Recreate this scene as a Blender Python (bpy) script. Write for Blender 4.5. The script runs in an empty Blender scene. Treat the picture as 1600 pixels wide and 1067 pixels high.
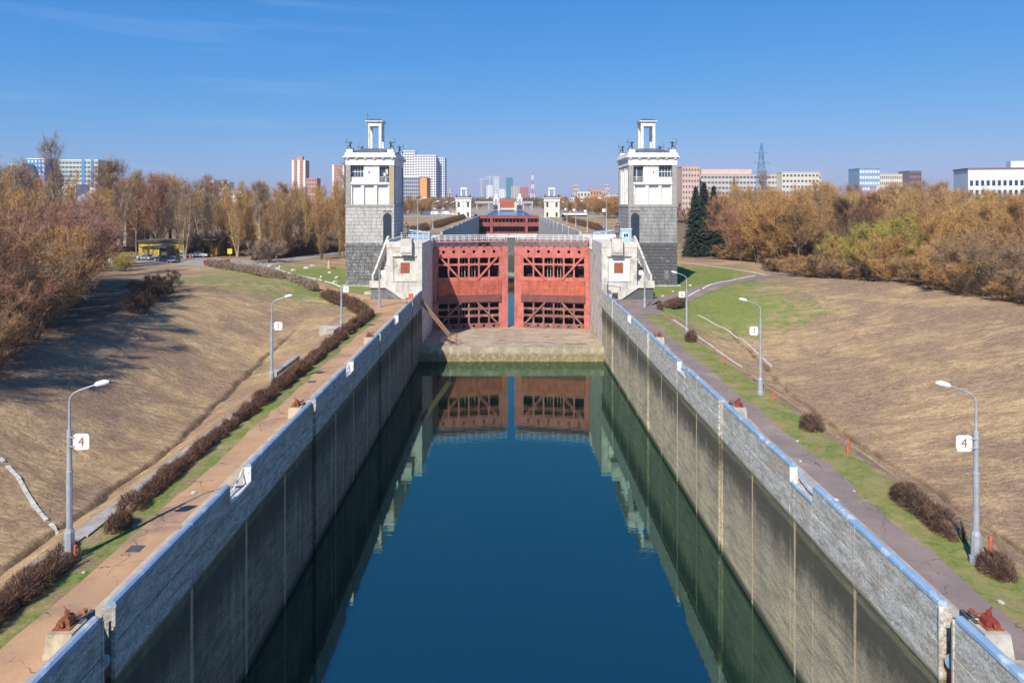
import bpy, bmesh, math, random
import numpy as np
from mathutils import Vector, Matrix
R = math.radians
random.seed(7)
scene = bpy.context.scene
COL = scene.collection
F = 1067.0            # focal length in pixels of the 1600 px wide photograph (24 mm lens)
CAMZ = 15.7           # camera height above the lock-side path (path = z 0)
X0 = 0.72             # centre line of the lock

# ------------------------------------------------------------------ camera, sky, sun, exposure
cam_d = bpy.data.cameras.new("camera")
cam = bpy.data.objects.new("camera", cam_d); COL.objects.link(cam)
cam.location = (0, 0, CAMZ); cam.rotation_euler = (R(90), 0, 0)
cam_d.sensor_width = 36; cam_d.lens = 24.0
cam_d.shift_x = 7 / 1600; cam_d.shift_y = -215.5 / 1600
cam_d.clip_start = 0.5; cam_d.clip_end = 20000
scene.camera = cam

SUN_DIR = Vector((0.38, 0.92, -0.93)).normalized()     # direction the light travels
el = math.asin(-SUN_DIR.z); az = math.atan2(-SUN_DIR.x, -SUN_DIR.y)
world = bpy.data.worlds.new("World"); scene.world = world; world.use_nodes = True
wn = world.node_tree.nodes; wl = world.node_tree.links
for n in list(wn): wn.remove(n)
sky = wn.new('ShaderNodeTexSky'); sky.sky_type = 'NISHITA'; sky.sun_disc = False
sky.sun_elevation = el; sky.sun_rotation = az; sky.altitude = 0
sky.air_density = 1.1; sky.dust_density = 0.35; sky.ozone_density = 1.6
bg = wn.new('ShaderNodeBackground'); bg.inputs['Strength'].default_value = 0.105
wo = wn.new('ShaderNodeOutputWorld')
tc = wn.new('ShaderNodeTexCoord')
# faint cirrus streaks
mp = wn.new('ShaderNodeMapping'); mp.inputs['Scale'].default_value = (1.2, 1.2, 16.0); mp.inputs['Rotation'].default_value = (0, R(5), 0)
mp.inputs['Location'].default_value = (0.35, 0.2, 0.6)
nz = wn.new('ShaderNodeTexNoise'); nz.inputs['Scale'].default_value = 2.2; nz.inputs['Detail'].default_value = 5; nz.inputs['Roughness'].default_value = 0.6
rp = wn.new('ShaderNodeMapRange'); rp.inputs['From Min'].default_value = 0.52; rp.inputs['From Max'].default_value = 0.78; rp.inputs['To Max'].default_value = 0.15
mx = wn.new('ShaderNodeMix'); mx.data_type = 'RGBA'
# grade of the clear spring sky (per-channel gain and gamma of the Nishita sky, same in every direction)
sep = wn.new('ShaderNodeSeparateColor'); cmb = wn.new('ShaderNodeCombineColor'); wl.new(sky.outputs[0], sep.inputs[0])
for k_, (gain, gam) in enumerate(((0.36, 1.5), (0.387, 0.69), (0.617, 0.35))):
    m1 = wn.new('ShaderNodeMath'); m1.operation = 'MULTIPLY'; m1.inputs[1].default_value = 0.105
    m2 = wn.new('ShaderNodeMath'); m2.operation = 'POWER'; m2.inputs[1].default_value = gam
    m3 = wn.new('ShaderNodeMath'); m3.operation = 'MULTIPLY'; m3.inputs[1].default_value = gain / 0.105
    wl.new(sep.outputs[k_], m1.inputs[0]); wl.new(m1.outputs[0], m2.inputs[0]); wl.new(m2.outputs[0], m3.inputs[0]); wl.new(m3.outputs[0], cmb.inputs[k_])
wl.new(tc.outputs['Generated'], mp.inputs['Vector']); wl.new(mp.outputs[0], nz.inputs['Vector'])
wl.new(nz.outputs['Fac'], rp.inputs['Value']); sxw = wn.new('ShaderNodeSeparateXYZ'); wl.new(tc.outputs['Generated'], sxw.inputs[0])
rl = wn.new('ShaderNodeMapRange'); rl.inputs['From Min'].default_value = 0.0; rl.inputs['From Max'].default_value = -0.35; wl.new(sxw.outputs['X'], rl.inputs['Value'])
mk = wn.new('ShaderNodeMath'); mk.operation = 'MULTIPLY'; wl.new(rp.outputs[0], mk.inputs[0]); wl.new(rl.outputs[0], mk.inputs[1]); wl.new(mk.outputs[0], mx.inputs[0])
wl.new(cmb.outputs[0], mx.inputs[6]); mx.inputs[7].default_value = (4.5, 5.6, 7.0, 1)
wl.new(mx.outputs[2], bg.inputs['Color']); wl.new(bg.outputs[0], wo.inputs['Surface'])

sun_d = bpy.data.lights.new("sun", 'SUN'); sun_d.energy = 4.6; sun_d.angle = R(0.5); sun_d.color = (1.0, 0.92, 0.80)
sun = bpy.data.objects.new("sun", sun_d); COL.objects.link(sun)
sun.rotation_euler = SUN_DIR.to_track_quat('-Z', 'Y').to_euler(); sun.location = (-60, -100, 120)
vs = scene.view_settings; vs.view_transform = 'Standard'; vs.look = 'None'; vs.exposure = 0.55; vs.gamma = 1; vs.use_curve_mapping = False

# ------------------------------------------------------------------ materials
def _mixc(nt, fac, a, b, blend='MIX'):
    m = nt.nodes.new('ShaderNodeMix'); m.data_type = 'RGBA'; m.blend_type = blend
    for sock, v in ((0, fac), (6, a), (7, b)):
        if isinstance(v, (int, float)): m.inputs[sock].default_value = v
        elif isinstance(v, tuple): m.inputs[sock].default_value = (*v[:3], 1)
        else: nt.links.new(v, m.inputs[sock])
    return m.outputs[2]
def _math(nt, op, a, b=0.0, c=0.0):
    m = nt.nodes.new('ShaderNodeMath'); m.operation = op
    for i, v in enumerate((a, b, c)):
        if isinstance(v, (int, float)): m.inputs[i].default_value = v
        else: nt.links.new(v, m.inputs[i])
    return m.outputs[0]
def _noise(nt, vec, scale, detail=4, rough=0.6, dist=0.0):
    n = nt.nodes.new('ShaderNodeTexNoise'); n.inputs['Scale'].default_value = scale
    n.inputs['Detail'].default_value = detail; n.inputs['Roughness'].default_value = rough; n.inputs['Distortion'].default_value = dist
    if vec is not None: nt.links.new(vec, n.inputs['Vector'])
    return n.outputs['Fac']
def _map(nt, vec, scale=(1, 1, 1), rot=(0, 0, 0), loc=(0, 0, 0)):
    m = nt.nodes.new('ShaderNodeMapping'); m.inputs['Scale'].default_value = scale
    m.inputs['Rotation'].default_value = rot; m.inputs['Location'].default_value = loc
    nt.links.new(vec, m.inputs['Vector']); return m.outputs[0]
def _range(nt, v, a, b, c=0.0, d=1.0, smooth=True):
    m = nt.nodes.new('ShaderNodeMapRange'); m.inputs['From Min'].default_value = a; m.inputs['From Max'].default_value = b
    m.inputs['To Min'].default_value = c; m.inputs['To Max'].default_value = d
    if smooth: m.interpolation_type = 'SMOOTHSTEP'
    nt.links.new(v, m.inputs['Value']); return m.outputs[0]
def new_mat(name, rough=0.9, spec=0.3, metal=0.0):
    m = bpy.data.materials.new(name); m.use_nodes = True
    nt = m.node_tree; b = nt.nodes['Principled BSDF']
    b.inputs['Roughness'].default_value = rough; b.inputs['Metallic'].default_value = metal
    b.inputs['Specular IOR Level'].default_value = spec
    return m, nt, b
def _pos(nt):
    return nt.nodes.new('ShaderNodeNewGeometry').outputs['Position']
def _bump(nt, b, h, strength=0.3, dist=0.05):
    n = nt.nodes.new('ShaderNodeBump'); n.inputs['Strength'].default_value = strength; n.inputs['Distance'].default_value = dist
    nt.links.new(h, n.inputs['Height']); nt.links.new(n.outputs[0], b.inputs['Normal'])
def simple(name, c, c2=None, scale=1.5, rough=0.85, metal=0.0, spec=0.3, bump=0.2, bscale=12, stain=None, sscale=0.5, streak=None):
    """two-tone weathered surface: broad blotches, fine grain, optional stain / vertical streaks"""
    m, nt, b = new_mat(name, rough, spec, metal)
    if c2 is None: c2 = tuple(x * 0.78 for x in c)
    p = _pos(nt)
    col = _mixc(nt, _range(nt, _noise(nt, p, scale, 5), 0.35, 0.65), c, c2)
    if stain: col = _mixc(nt, _range(nt, _noise(nt, p, sscale, 6, 0.7), 0.52, 0.68), col, stain)
    if streak:
        col = _mixc(nt, _range(nt, _noise(nt, _map(nt, p, (3, 3, 0.25)), 1.0, 5, 0.65), 0.53, 0.7), col, streak)
    g = _noise(nt, p, bscale, 4)
    col = _mixc(nt, 0.35, col, _mixc(nt, g, (0.25, 0.25, 0.25), (0.8, 0.8, 0.8)), 'OVERLAY')
    nt.links.new(col, b.inputs['Base Color'])
    if bump: _bump(nt, b, g, bump, 0.04)
    return m
def glassy(name, c, rough=0.12):
    m, nt, b = new_mat(name, rough, 0.6); b.inputs['Base Color'].default_value = (*c, 1); return m

M = {}
M['concrete'] = simple('concrete', (0.44, 0.42, 0.38), (0.34, 0.32, 0.29), 0.6, stain=(0.22, 0.2, 0.17), streak=(0.27, 0.25, 0.22), bscale=5)
M['pale_concrete'] = simple('pale_concrete', (0.60, 0.58, 0.53), (0.47, 0.45, 0.41), 0.7, stain=(0.36, 0.31, 0.25), sscale=0.35, streak=(0.33, 0.31, 0.28), bscale=4)
M['coping'] = simple('coping', (0.46, 0.38, 0.26), (0.36, 0.31, 0.23), 1.2, stain=(0.22, 0.18, 0.12))
M['coping_grey'] = simple('coping_grey', (0.36, 0.34, 0.31), (0.27, 0.25, 0.23), 1.2, stain=(0.16, 0.15, 0.12))
M['white_plaster'] = simple('white_plaster', (0.76, 0.75, 0.72), (0.66, 0.65, 0.62), 0.8, stain=(0.5, 0.48, 0.44), sscale=.6, streak=(0.5, 0.48, 0.44), bscale=3, bump=0.08)
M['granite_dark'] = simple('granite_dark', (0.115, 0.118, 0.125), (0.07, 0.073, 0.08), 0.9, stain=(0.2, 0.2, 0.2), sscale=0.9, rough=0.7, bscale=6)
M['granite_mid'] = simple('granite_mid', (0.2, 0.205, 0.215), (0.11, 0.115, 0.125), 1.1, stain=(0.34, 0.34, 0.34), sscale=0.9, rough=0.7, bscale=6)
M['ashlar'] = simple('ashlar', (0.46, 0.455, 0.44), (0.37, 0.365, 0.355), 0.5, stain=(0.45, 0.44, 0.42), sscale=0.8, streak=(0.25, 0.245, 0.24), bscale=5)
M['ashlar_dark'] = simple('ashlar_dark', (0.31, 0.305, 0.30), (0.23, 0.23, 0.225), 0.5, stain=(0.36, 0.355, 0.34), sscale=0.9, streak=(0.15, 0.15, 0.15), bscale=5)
M['joint'] = simple('joint', (0.2, 0.2, 0.19), (0.14, 0.14, 0.135), 2)
M['tan_stone'] = simple('tan_stone', (0.42, 0.33, 0.2), (0.36, 0.29, 0.19), 1)
M['pilaster_grey'] = simple('pilaster_grey', (0.34, 0.33, 0.31), (0.26, 0.255, 0.24), 1.3)
M['roof_blue'] = simple('roof_blue', (0.10, 0.135, 0.17), (0.075, 0.10, 0.13), 0.8, rough=0.5, metal=0.0)
M['bronze_dark'] = simple('bronze_dark', (0.035, 0.045, 0.045), (0.05, 0.065, 0.06), 3, rough=0.5, metal=0.4)
M['bronze_light'] = simple('bronze_light', (0.23, 0.19, 0.14), (0.10, 0.09, 0.075), 2.5, rough=0.6, metal=0.2)
M['stone_fig'] = simple('stone_fig', (0.14, 0.12, 0.1), (0.25, 0.2, 0.16), 2.5)
M['glass'] = glassy('glass', (0.05, 0.075, 0.11))
M['dark'] = glassy('dark', (0.02, 0.022, 0.028), 0.6)
M['door_dark'] = simple('door_dark', (0.03, 0.045, 0.07), (0.02, 0.03, 0.05), 2)
M['plaque'] = simple('plaque', (0.32, 0.10, 0.045), (0.24, 0.075, 0.035), 3, rough=0.6)
M['gate_pink'] = simple('gate_pink', (0.52, 0.165, 0.145), (0.44, 0.125, 0.105), 0.8, rough=0.6, stain=(0.30, 0.09, 0.07), sscale=0.7, streak=(0.33, 0.09, 0.065), bscale=6, bump=0.1)
M['gate_orange'] = simple('gate_orange', (0.50, 0.125, 0.075), (0.36, 0.09, 0.06), 0.9, rough=0.6, stain=(0.24, 0.06, 0.04), sscale=0.8, streak=(0.22, 0.045, 0.03), bump=0.12)
M['gate_low'] = simple('gate_low', (0.31, 0.125, 0.11), (0.19, 0.085, 0.078), 0.8, rough=0.7, stain=(0.33, 0.26, 0.22), sscale=1.3, streak=(0.09, 0.05, 0.045))
M['gate_dark'] = simple('gate_dark', (0.05, 0.035, 0.035), (0.03, 0.024, 0.025), 1)
M['gate_pale'] = simple('gate_pale', (0.42, 0.37, 0.33), (0.3, 0.25, 0.22), 2)
M['gate_far'] = simple('gate_far', (0.30, 0.085, 0.075), (0.22, 0.06, 0.055), 0.7, rough=0.6, streak=(0.2, 0.05, 0.04))
M['gate_far_orange'] = simple('gate_far_orange', (0.5, 0.13, 0.06), (0.4, 0.1, 0.05), 0.7)
M['rail_blue'] = simple('rail_blue', (0.22, 0.34, 0.48), (0.18, 0.29, 0.42), 0.7, rough=0.45, stain=(0.5, 0.56, 0.62), sscale=1.1, bump=0.08)
M['rail_grey'] = simple('rail_grey', (0.24, 0.32, 0.43), (0.19, 0.26, 0.36), 0.9, rough=0.5, stain=(0.45, 0.47, 0.48), sscale=1.2, bump=0.08)
M['white_metal'] = simple('white_metal', (0.72, 0.73, 0.74), (0.6, 0.6, 0.6), 2, rough=0.5, stain=(0.35, 0.3, 0.25), sscale=2)
M['lamp_grey'] = simple('lamp_grey', (0.42, 0.45, 0.49), (0.34, 0.37, 0.41), 1.5, rough=0.4, metal=0.25, bump=0.08, streak=(0.28, 0.28, 0.28))
M['lamp_head'] = simple('lamp_head', (0.75, 0.77, 0.8), (0.68, 0.7, 0.73), 2, rough=0.35, bump=0)
M['sign_white'] = simple('sign_white', (0.78, 0.77, 0.73), (0.72, 0.7, 0.66), 4, rough=0.5, stain=(0.55, 0.38, 0.25), sscale=3, bump=0)
M['sign_red'] = simple('sign_red', (0.16, 0.07, 0.05), (0.3, 0.16, 0.12), 8, bump=0)
M['rust'] = simple('rust', (0.28, 0.10, 0.045), (0.17, 0.06, 0.03), 4, rough=0.85, stain=(0.35, 0.17, 0.07), sscale=3)
M['rust_red'] = simple('rust_red', (0.25, 0.04, 0.035), (0.17, 0.035, 0.03), 4, rough=0.6, stain=(0.35, 0.17, 0.07), sscale=2.5)
M['steel_dark'] = simple('steel_dark', (0.1, 0.1, 0.105), (0.06, 0.06, 0.065), 3, rough=0.6)
M['steel_blue'] = simple('steel_blue', (0.25, 0.33, 0.42), (0.2, 0.25, 0.33), 3, rough=0.5)
M['orange_paint'] = simple('orange_paint', (0.6, 0.13, 0.05), (0.45, 0.1, 0.05), 5)
M['asphalt_warm'] = simple('asphalt_warm', (0.44, 0.265, 0.145), (0.35, 0.215, 0.125), 0.35, stain=(0.25, 0.165, 0.115), sscale=0.25, bscale=14, bump=0.3)
M['asphalt_mauve'] = simple('asphalt_mauve', (0.235, 0.18, 0.16), (0.19, 0.15, 0.135), 0.35, stain=(0.28, 0.22, 0.19), sscale=0.3, bscale=14, bump=0.3)
def cracked(m, w=0.012, sc=0.35):
    nt = m.node_tree; b = nt.nodes['Principled BSDF']; src = b.inputs['Base Color'].links[0].from_socket
    p = _pos(nt); nz_ = nt.nodes.new('ShaderNodeTexNoise'); nz_.inputs['Scale'].default_value = 1.2; nt.links.new(p, nz_.inputs['Vector'])
    q = nt.nodes.new('ShaderNodeVectorMath'); q.operation = 'ADD'; nt.links.new(p, q.inputs[0]); nt.links.new(nz_.outputs['Color'], q.inputs[1])
    v = nt.nodes.new('ShaderNodeTexVoronoi'); v.feature = 'DISTANCE_TO_EDGE'; v.inputs['Scale'].default_value = sc; nt.links.new(q.outputs[0], v.inputs['Vector'])
    k = _math(nt, 'MULTIPLY', _range(nt, v.outputs['Distance'], w * .4, w, 1, 0), _range(nt, _noise(nt, p, 0.5), .42, .58))
    nt.links.new(_mixc(nt, _math(nt, 'MULTIPLY', k, .7), src, (0.06, 0.045, 0.035)), b.inputs['Base Color'])
cracked(M['asphalt_warm']); cracked(M['asphalt_mauve'])
M['asphalt_far'] = simple('asphalt_far', (0.30, 0.27, 0.24), (0.26, 0.23, 0.21), 0.3, bscale=8)
M['sand_path'] = simple('sand_path', (0.42, 0.35, 0.25), (0.36, 0.3, 0.2), 0.4)
M['whitewash'] = simple('whitewash', (0.72, 0.71, 0.68), (0.6, 0.58, 0.54), 1.5)
M['boulder'] = simple('boulder', (0.5, 0.48, 0.44), (0.4, 0.38, 0.34), 2)
M['yellow_wall'] = simple('yellow_wall', (0.62, 0.45, 0.09), (0.55, 0.4, 0.08), 1.2)
M['tar_roof'] = simple('tar_roof', (0.13, 0.12, 0.12), (0.09, 0.085, 0.085), 1)
M['grey_wood'] = simple('grey_wood', (0.3, 0.3, 0.3), (0.22, 0.22, 0.22), 2)
M['tyre'] = glassy('tyre', (0.02, 0.02, 0.02), 0.8)
M['rim'] = glassy('rim', (0.45, 0.45, 0.47), 0.3)
M['car_white'] = glassy('car_white', (0.7, 0.7, 0.7), 0.25)
M['car_silver'] = glassy('car_silver', (0.42, 0.44, 0.46), 0.25)
M['car_navy'] = glassy('car_navy', (0.02, 0.035, 0.09), 0.2)
M['car_black'] = glassy('car_black', (0.02, 0.022, 0.03), 0.2)
M['car_blue'] = glassy('car_blue', (0.08, 0.13, 0.25), 0.25)
M['boat_red'] = simple('boat_red', (0.4, 0.07, 0.045), (0.3, 0.05, 0.035), 3, rough=0.5)
M['yellow_sign'] = glassy('yellow_sign', (0.75, 0.5, 0.02), 0.4)
M['clothes_red'] = glassy('clothes_red', (0.3, 0.08, 0.06), 0.8)
M['skin'] = glassy('skin', (0.5, 0.32, 0.24), 0.6)
M['pylon_blue'] = simple('pylon_blue', (0.12, 0.27, 0.42), (0.1, 0.22, 0.36), 1, bump=0)
M['wood_beam'] = simple('wood_beam', (0.33, 0.2, 0.11), (0.22, 0.13, 0.08), 3)
for nm, c in dict(b_white=(0.74, 0.75, 0.76), b_cream=(0.62, 0.58, 0.5), b_pink=(0.55, 0.4, 0.34), b_pinkgrey=(0.5, 0.45, 0.42), b_orange=(0.6, 0.3, 0.13),
                  b_grey=(0.36, 0.37, 0.4), b_bluegrey=(0.3, 0.36, 0.44), b_blue=(0.1, 0.24, 0.5), b_teal=(0.06, 0.22, 0.33), b_green=(0.42, 0.5, 0.46),
                  b_red=(0.45, 0.16, 0.12), b_brick=(0.48, 0.27, 0.19), b_brown=(0.2, 0.15, 0.17), b_paleblue=(0.6, 0.66, 0.72), b_glassblue=(0.2, 0.32, 0.45), b_roof=(0.3, 0.33, 0.37)).items():
    M[nm] = simple(nm, c, tuple(x * 0.93 for x in c), 0.05, bump=0, bscale=0.3)
M['b_window'] = glassy('b_window', (0.10, 0.12, 0.16), 0.3)
M['b_window_dark'] = glassy('b_window_dark', (0.035, 0.045, 0.07), 0.3)

def twig_mat(name, a, b_, c, scale=0.35):
    m, nt, b = new_mat(name, 0.85, 0.15)
    p = _pos(nt); oi = nt.nodes.new('ShaderNodeObjectInfo')
    col = _mixc(nt, _range(nt, _noise(nt, p, scale, 3), 0.38, 0.62), a, b_)
    col = _mixc(nt, _range(nt, oi.outputs['Random'], 0.35, 1.0, 0, 0.75, False), col, c)
    col = _mixc(nt, 0.9, col, _mixc(nt, _range(nt, _noise(nt, p, 3.2, 2, 0.8), 0.36, 0.64), (0.34, 0.31, 0.30), (1.22, 1.18, 1.10)), 'MULTIPLY')
    nt.links.new(col, b.inputs['Base Color']); return m
M['tw_orange'] = twig_mat('tw_orange', (0.567, 0.345, 0.141), (0.441, 0.267, 0.132), (0.425, 0.293, 0.165))
M['tw_yellow'] = twig_mat('tw_yellow', (0.630, 0.425, 0.150), (0.510, 0.347, 0.150), (0.540, 0.315, 0.135))
M['tw_red'] = twig_mat('tw_red', (0.429, 0.233, 0.182), (0.330, 0.216, 0.182), (0.479, 0.250, 0.138))
M['tw_brown'] = twig_mat('tw_brown', (0.414, 0.275, 0.164), (0.328, 0.238, 0.164), (0.517, 0.311, 0.138))
M['tw_grey'] = twig_mat('tw_grey', (0.405, 0.323, 0.255), (0.315, 0.255, 0.210), (0.375, 0.270, 0.210))
M['tw_green'] = twig_mat('tw_green', (0.480, 0.390, 0.105), (0.375, 0.360, 0.120), (0.435, 0.405, 0.105))
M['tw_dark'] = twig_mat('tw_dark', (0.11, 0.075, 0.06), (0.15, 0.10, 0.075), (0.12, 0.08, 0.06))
M['tw_hedge'] = twig_mat('tw_hedge', (0.204, 0.114, 0.084), (0.144, 0.090, 0.072), (0.192, 0.114, 0.078), 1.2)
M['tw_shoot'] = twig_mat('tw_shoot', (0.19, 0.115, 0.085), (0.13, 0.09, 0.075), (0.15, 0.10, 0.08), 1.2)
M['spruce'] = twig_mat('spruce', (0.045, 0.075, 0.06), (0.06, 0.095, 0.085), (0.05, 0.085, 0.075), 0.8)
M['far_wood'] = twig_mat('far_wood', (0.24, 0.14, 0.08), (0.15, 0.11, 0.085), (0.2, 0.13, 0.08), 0.012)
M['far_dark'] = twig_mat('far_dark', (0.10, 0.09, 0.07), (0.06, 0.075, 0.06), (0.08, 0.08, 0.07), 0.01)
M['bark'] = simple('bark', (0.20, 0.15, 0.11), (0.08, 0.06, 0.05), 1.2)
M['bark_pale'] = simple('bark_pale', (0.60, 0.50, 0.34), (0.28, 0.24, 0.18), 2.5)

# terrain: dry grass combed by wind, green strips from a painted-on-the-ground attribute
def ground_mat():
    m, nt, b = new_mat('dry_grass_ground', 0.95, 0.1)
    p = _pos(nt)
    wv = nt.nodes.new('ShaderNodeTexNoise'); wv.inputs['Scale'].default_value = 0.09; nt.links.new(p, wv.inputs['Vector'])
    wa = nt.nodes.new('ShaderNodeVectorMath'); wa.operation = 'MULTIPLY_ADD'; nt.links.new(wv.outputs['Color'], wa.inputs[0]); wa.inputs[1].default_value = (4, 4, 0); nt.links.new(p, wa.inputs[2])
    st = _map(nt, wa.outputs[0], (1.3, 3.6, 2.0), (0, 0, R(38)))
    n1 = _noise(nt, st, 1.0, 9, 0.78, 0.4)
    n2 = _noise(nt, p, 0.11, 5, 0.6, 0.5)
    n5 = _noise(nt, _map(nt, p, (1.0, 2.2, 1.5), (0, 0, R(40))), 5.5, 8, 0.85, 0.3)
    n3 = _noise(nt, p, 3.5, 5, 0.7)
    n4 = _noise(nt, _map(nt, p, (0.25, 1.6, 1.0), (0, 0, R(32))), 0.55, 6, 0.65, 0.9)
    col = _mixc(nt, _range(nt, n1, 0.30, 0.70), (0.25, 0.165, 0.085), (0.62, 0.455, 0.25))
    col = _mixc(nt, _range(nt, n4, 0.40, 0.62, 0, 0.75), col, _mixc(nt, n1, (0.18, 0.115, 0.075), (0.38, 0.25, 0.15)))
    col = _mixc(nt, _range(nt, n2, 0.42, 0.58, 0, 0.8), col, _mixc(nt, _range(nt, n1, 0.35, 0.65), (0.16, 0.105, 0.08), (0.33, 0.225, 0.15)))
    col = _mixc(nt, _range(nt, n3, 0.42, 0.75, 0, 0.35), col, (0.14, 0.095, 0.06))
    col = _mixc(nt, 0.8, col, _mixc(nt, _range(nt, n5, 0.3, 0.7), (0.18, 0.18, 0.18), (0.82, 0.82, 0.82)), 'OVERLAY')
    def attr(n):
        a = nt.nodes.new('ShaderNodeAttribute'); a.attribute_name = n; return a.outputs['Fac']
    gn = _noise(nt, p, 0.55, 6, 0.7, 0.4)
    g = _math(nt, 'ADD', attr('green'), _math(nt, 'MULTIPLY', _math(nt, 'SUBTRACT', gn, 0.5), 2.6))
    gcol = _mixc(nt, _range(nt, n3, 0.35, 0.65), (0.085, 0.15, 0.025), (0.20, 0.25, 0.06))
    gcol = _mixc(nt, _math(nt, 'MAXIMUM', _range(nt, gn, 0.42, 0.6), _range(nt, attr('green'), 0.95, 1.15, 0, .85)), (0.27, 0.235, 0.10), gcol)
    gf = _math(nt, 'MULTIPLY', _range(nt, g, 0.35, 0.95, 0, 0.9), _range(nt, attr('green'), 0.02, 0.2))
    col = _mixc(nt, gf, col, gcol)
    scol = _mixc(nt, n3, (0.36, 0.31, 0.24), (0.26, 0.22, 0.17))
    col = _mixc(nt, attr('sand'), col, scol)
    dcol = _mixc(nt, n3, (0.09, 0.06, 0.04), (0.17, 0.115, 0.07))
    col = _mixc(nt, _math(nt, 'MULTIPLY', attr('dirt'), _range(nt, gn, 0.3, 0.6)), col, dcol)
    nt.links.new(col, b.inputs['Base Color'])
    _bump(nt, b, _math(nt, 'ADD', _math(nt, 'MULTIPLY', n1, 1.0), _math(nt, 'MULTIPLY', n5, 1.0)), 0.45, 0.16)
    return m
M['ground'] = ground_mat()
def blade_mat(name, cols, scale=0.6):
    m, nt, b = new_mat(name, 0.9, 0.1)
    p = _pos(nt)
    col = _mixc(nt, _range(nt, _noise(nt, p, scale, 4, 0.7), 0.35, 0.65), cols[0], cols[1])
    col = _mixc(nt, _range(nt, _noise(nt, p, 7.0, 3, 0.7), 0.35, 0.7), col, cols[2])
    nt.links.new(col, b.inputs['Base Color']); return m
M['blade_dry'] = blade_mat('blade_dry', [(0.42, 0.305, 0.18), (0.26, 0.17, 0.11), (0.46, 0.35, 0.21)], 0.18)
M['blade_green'] = blade_mat('blade_green', [(0.12, 0.17, 0.035), (0.27, 0.24, 0.09), (0.09, 0.13, 0.03)])

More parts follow.
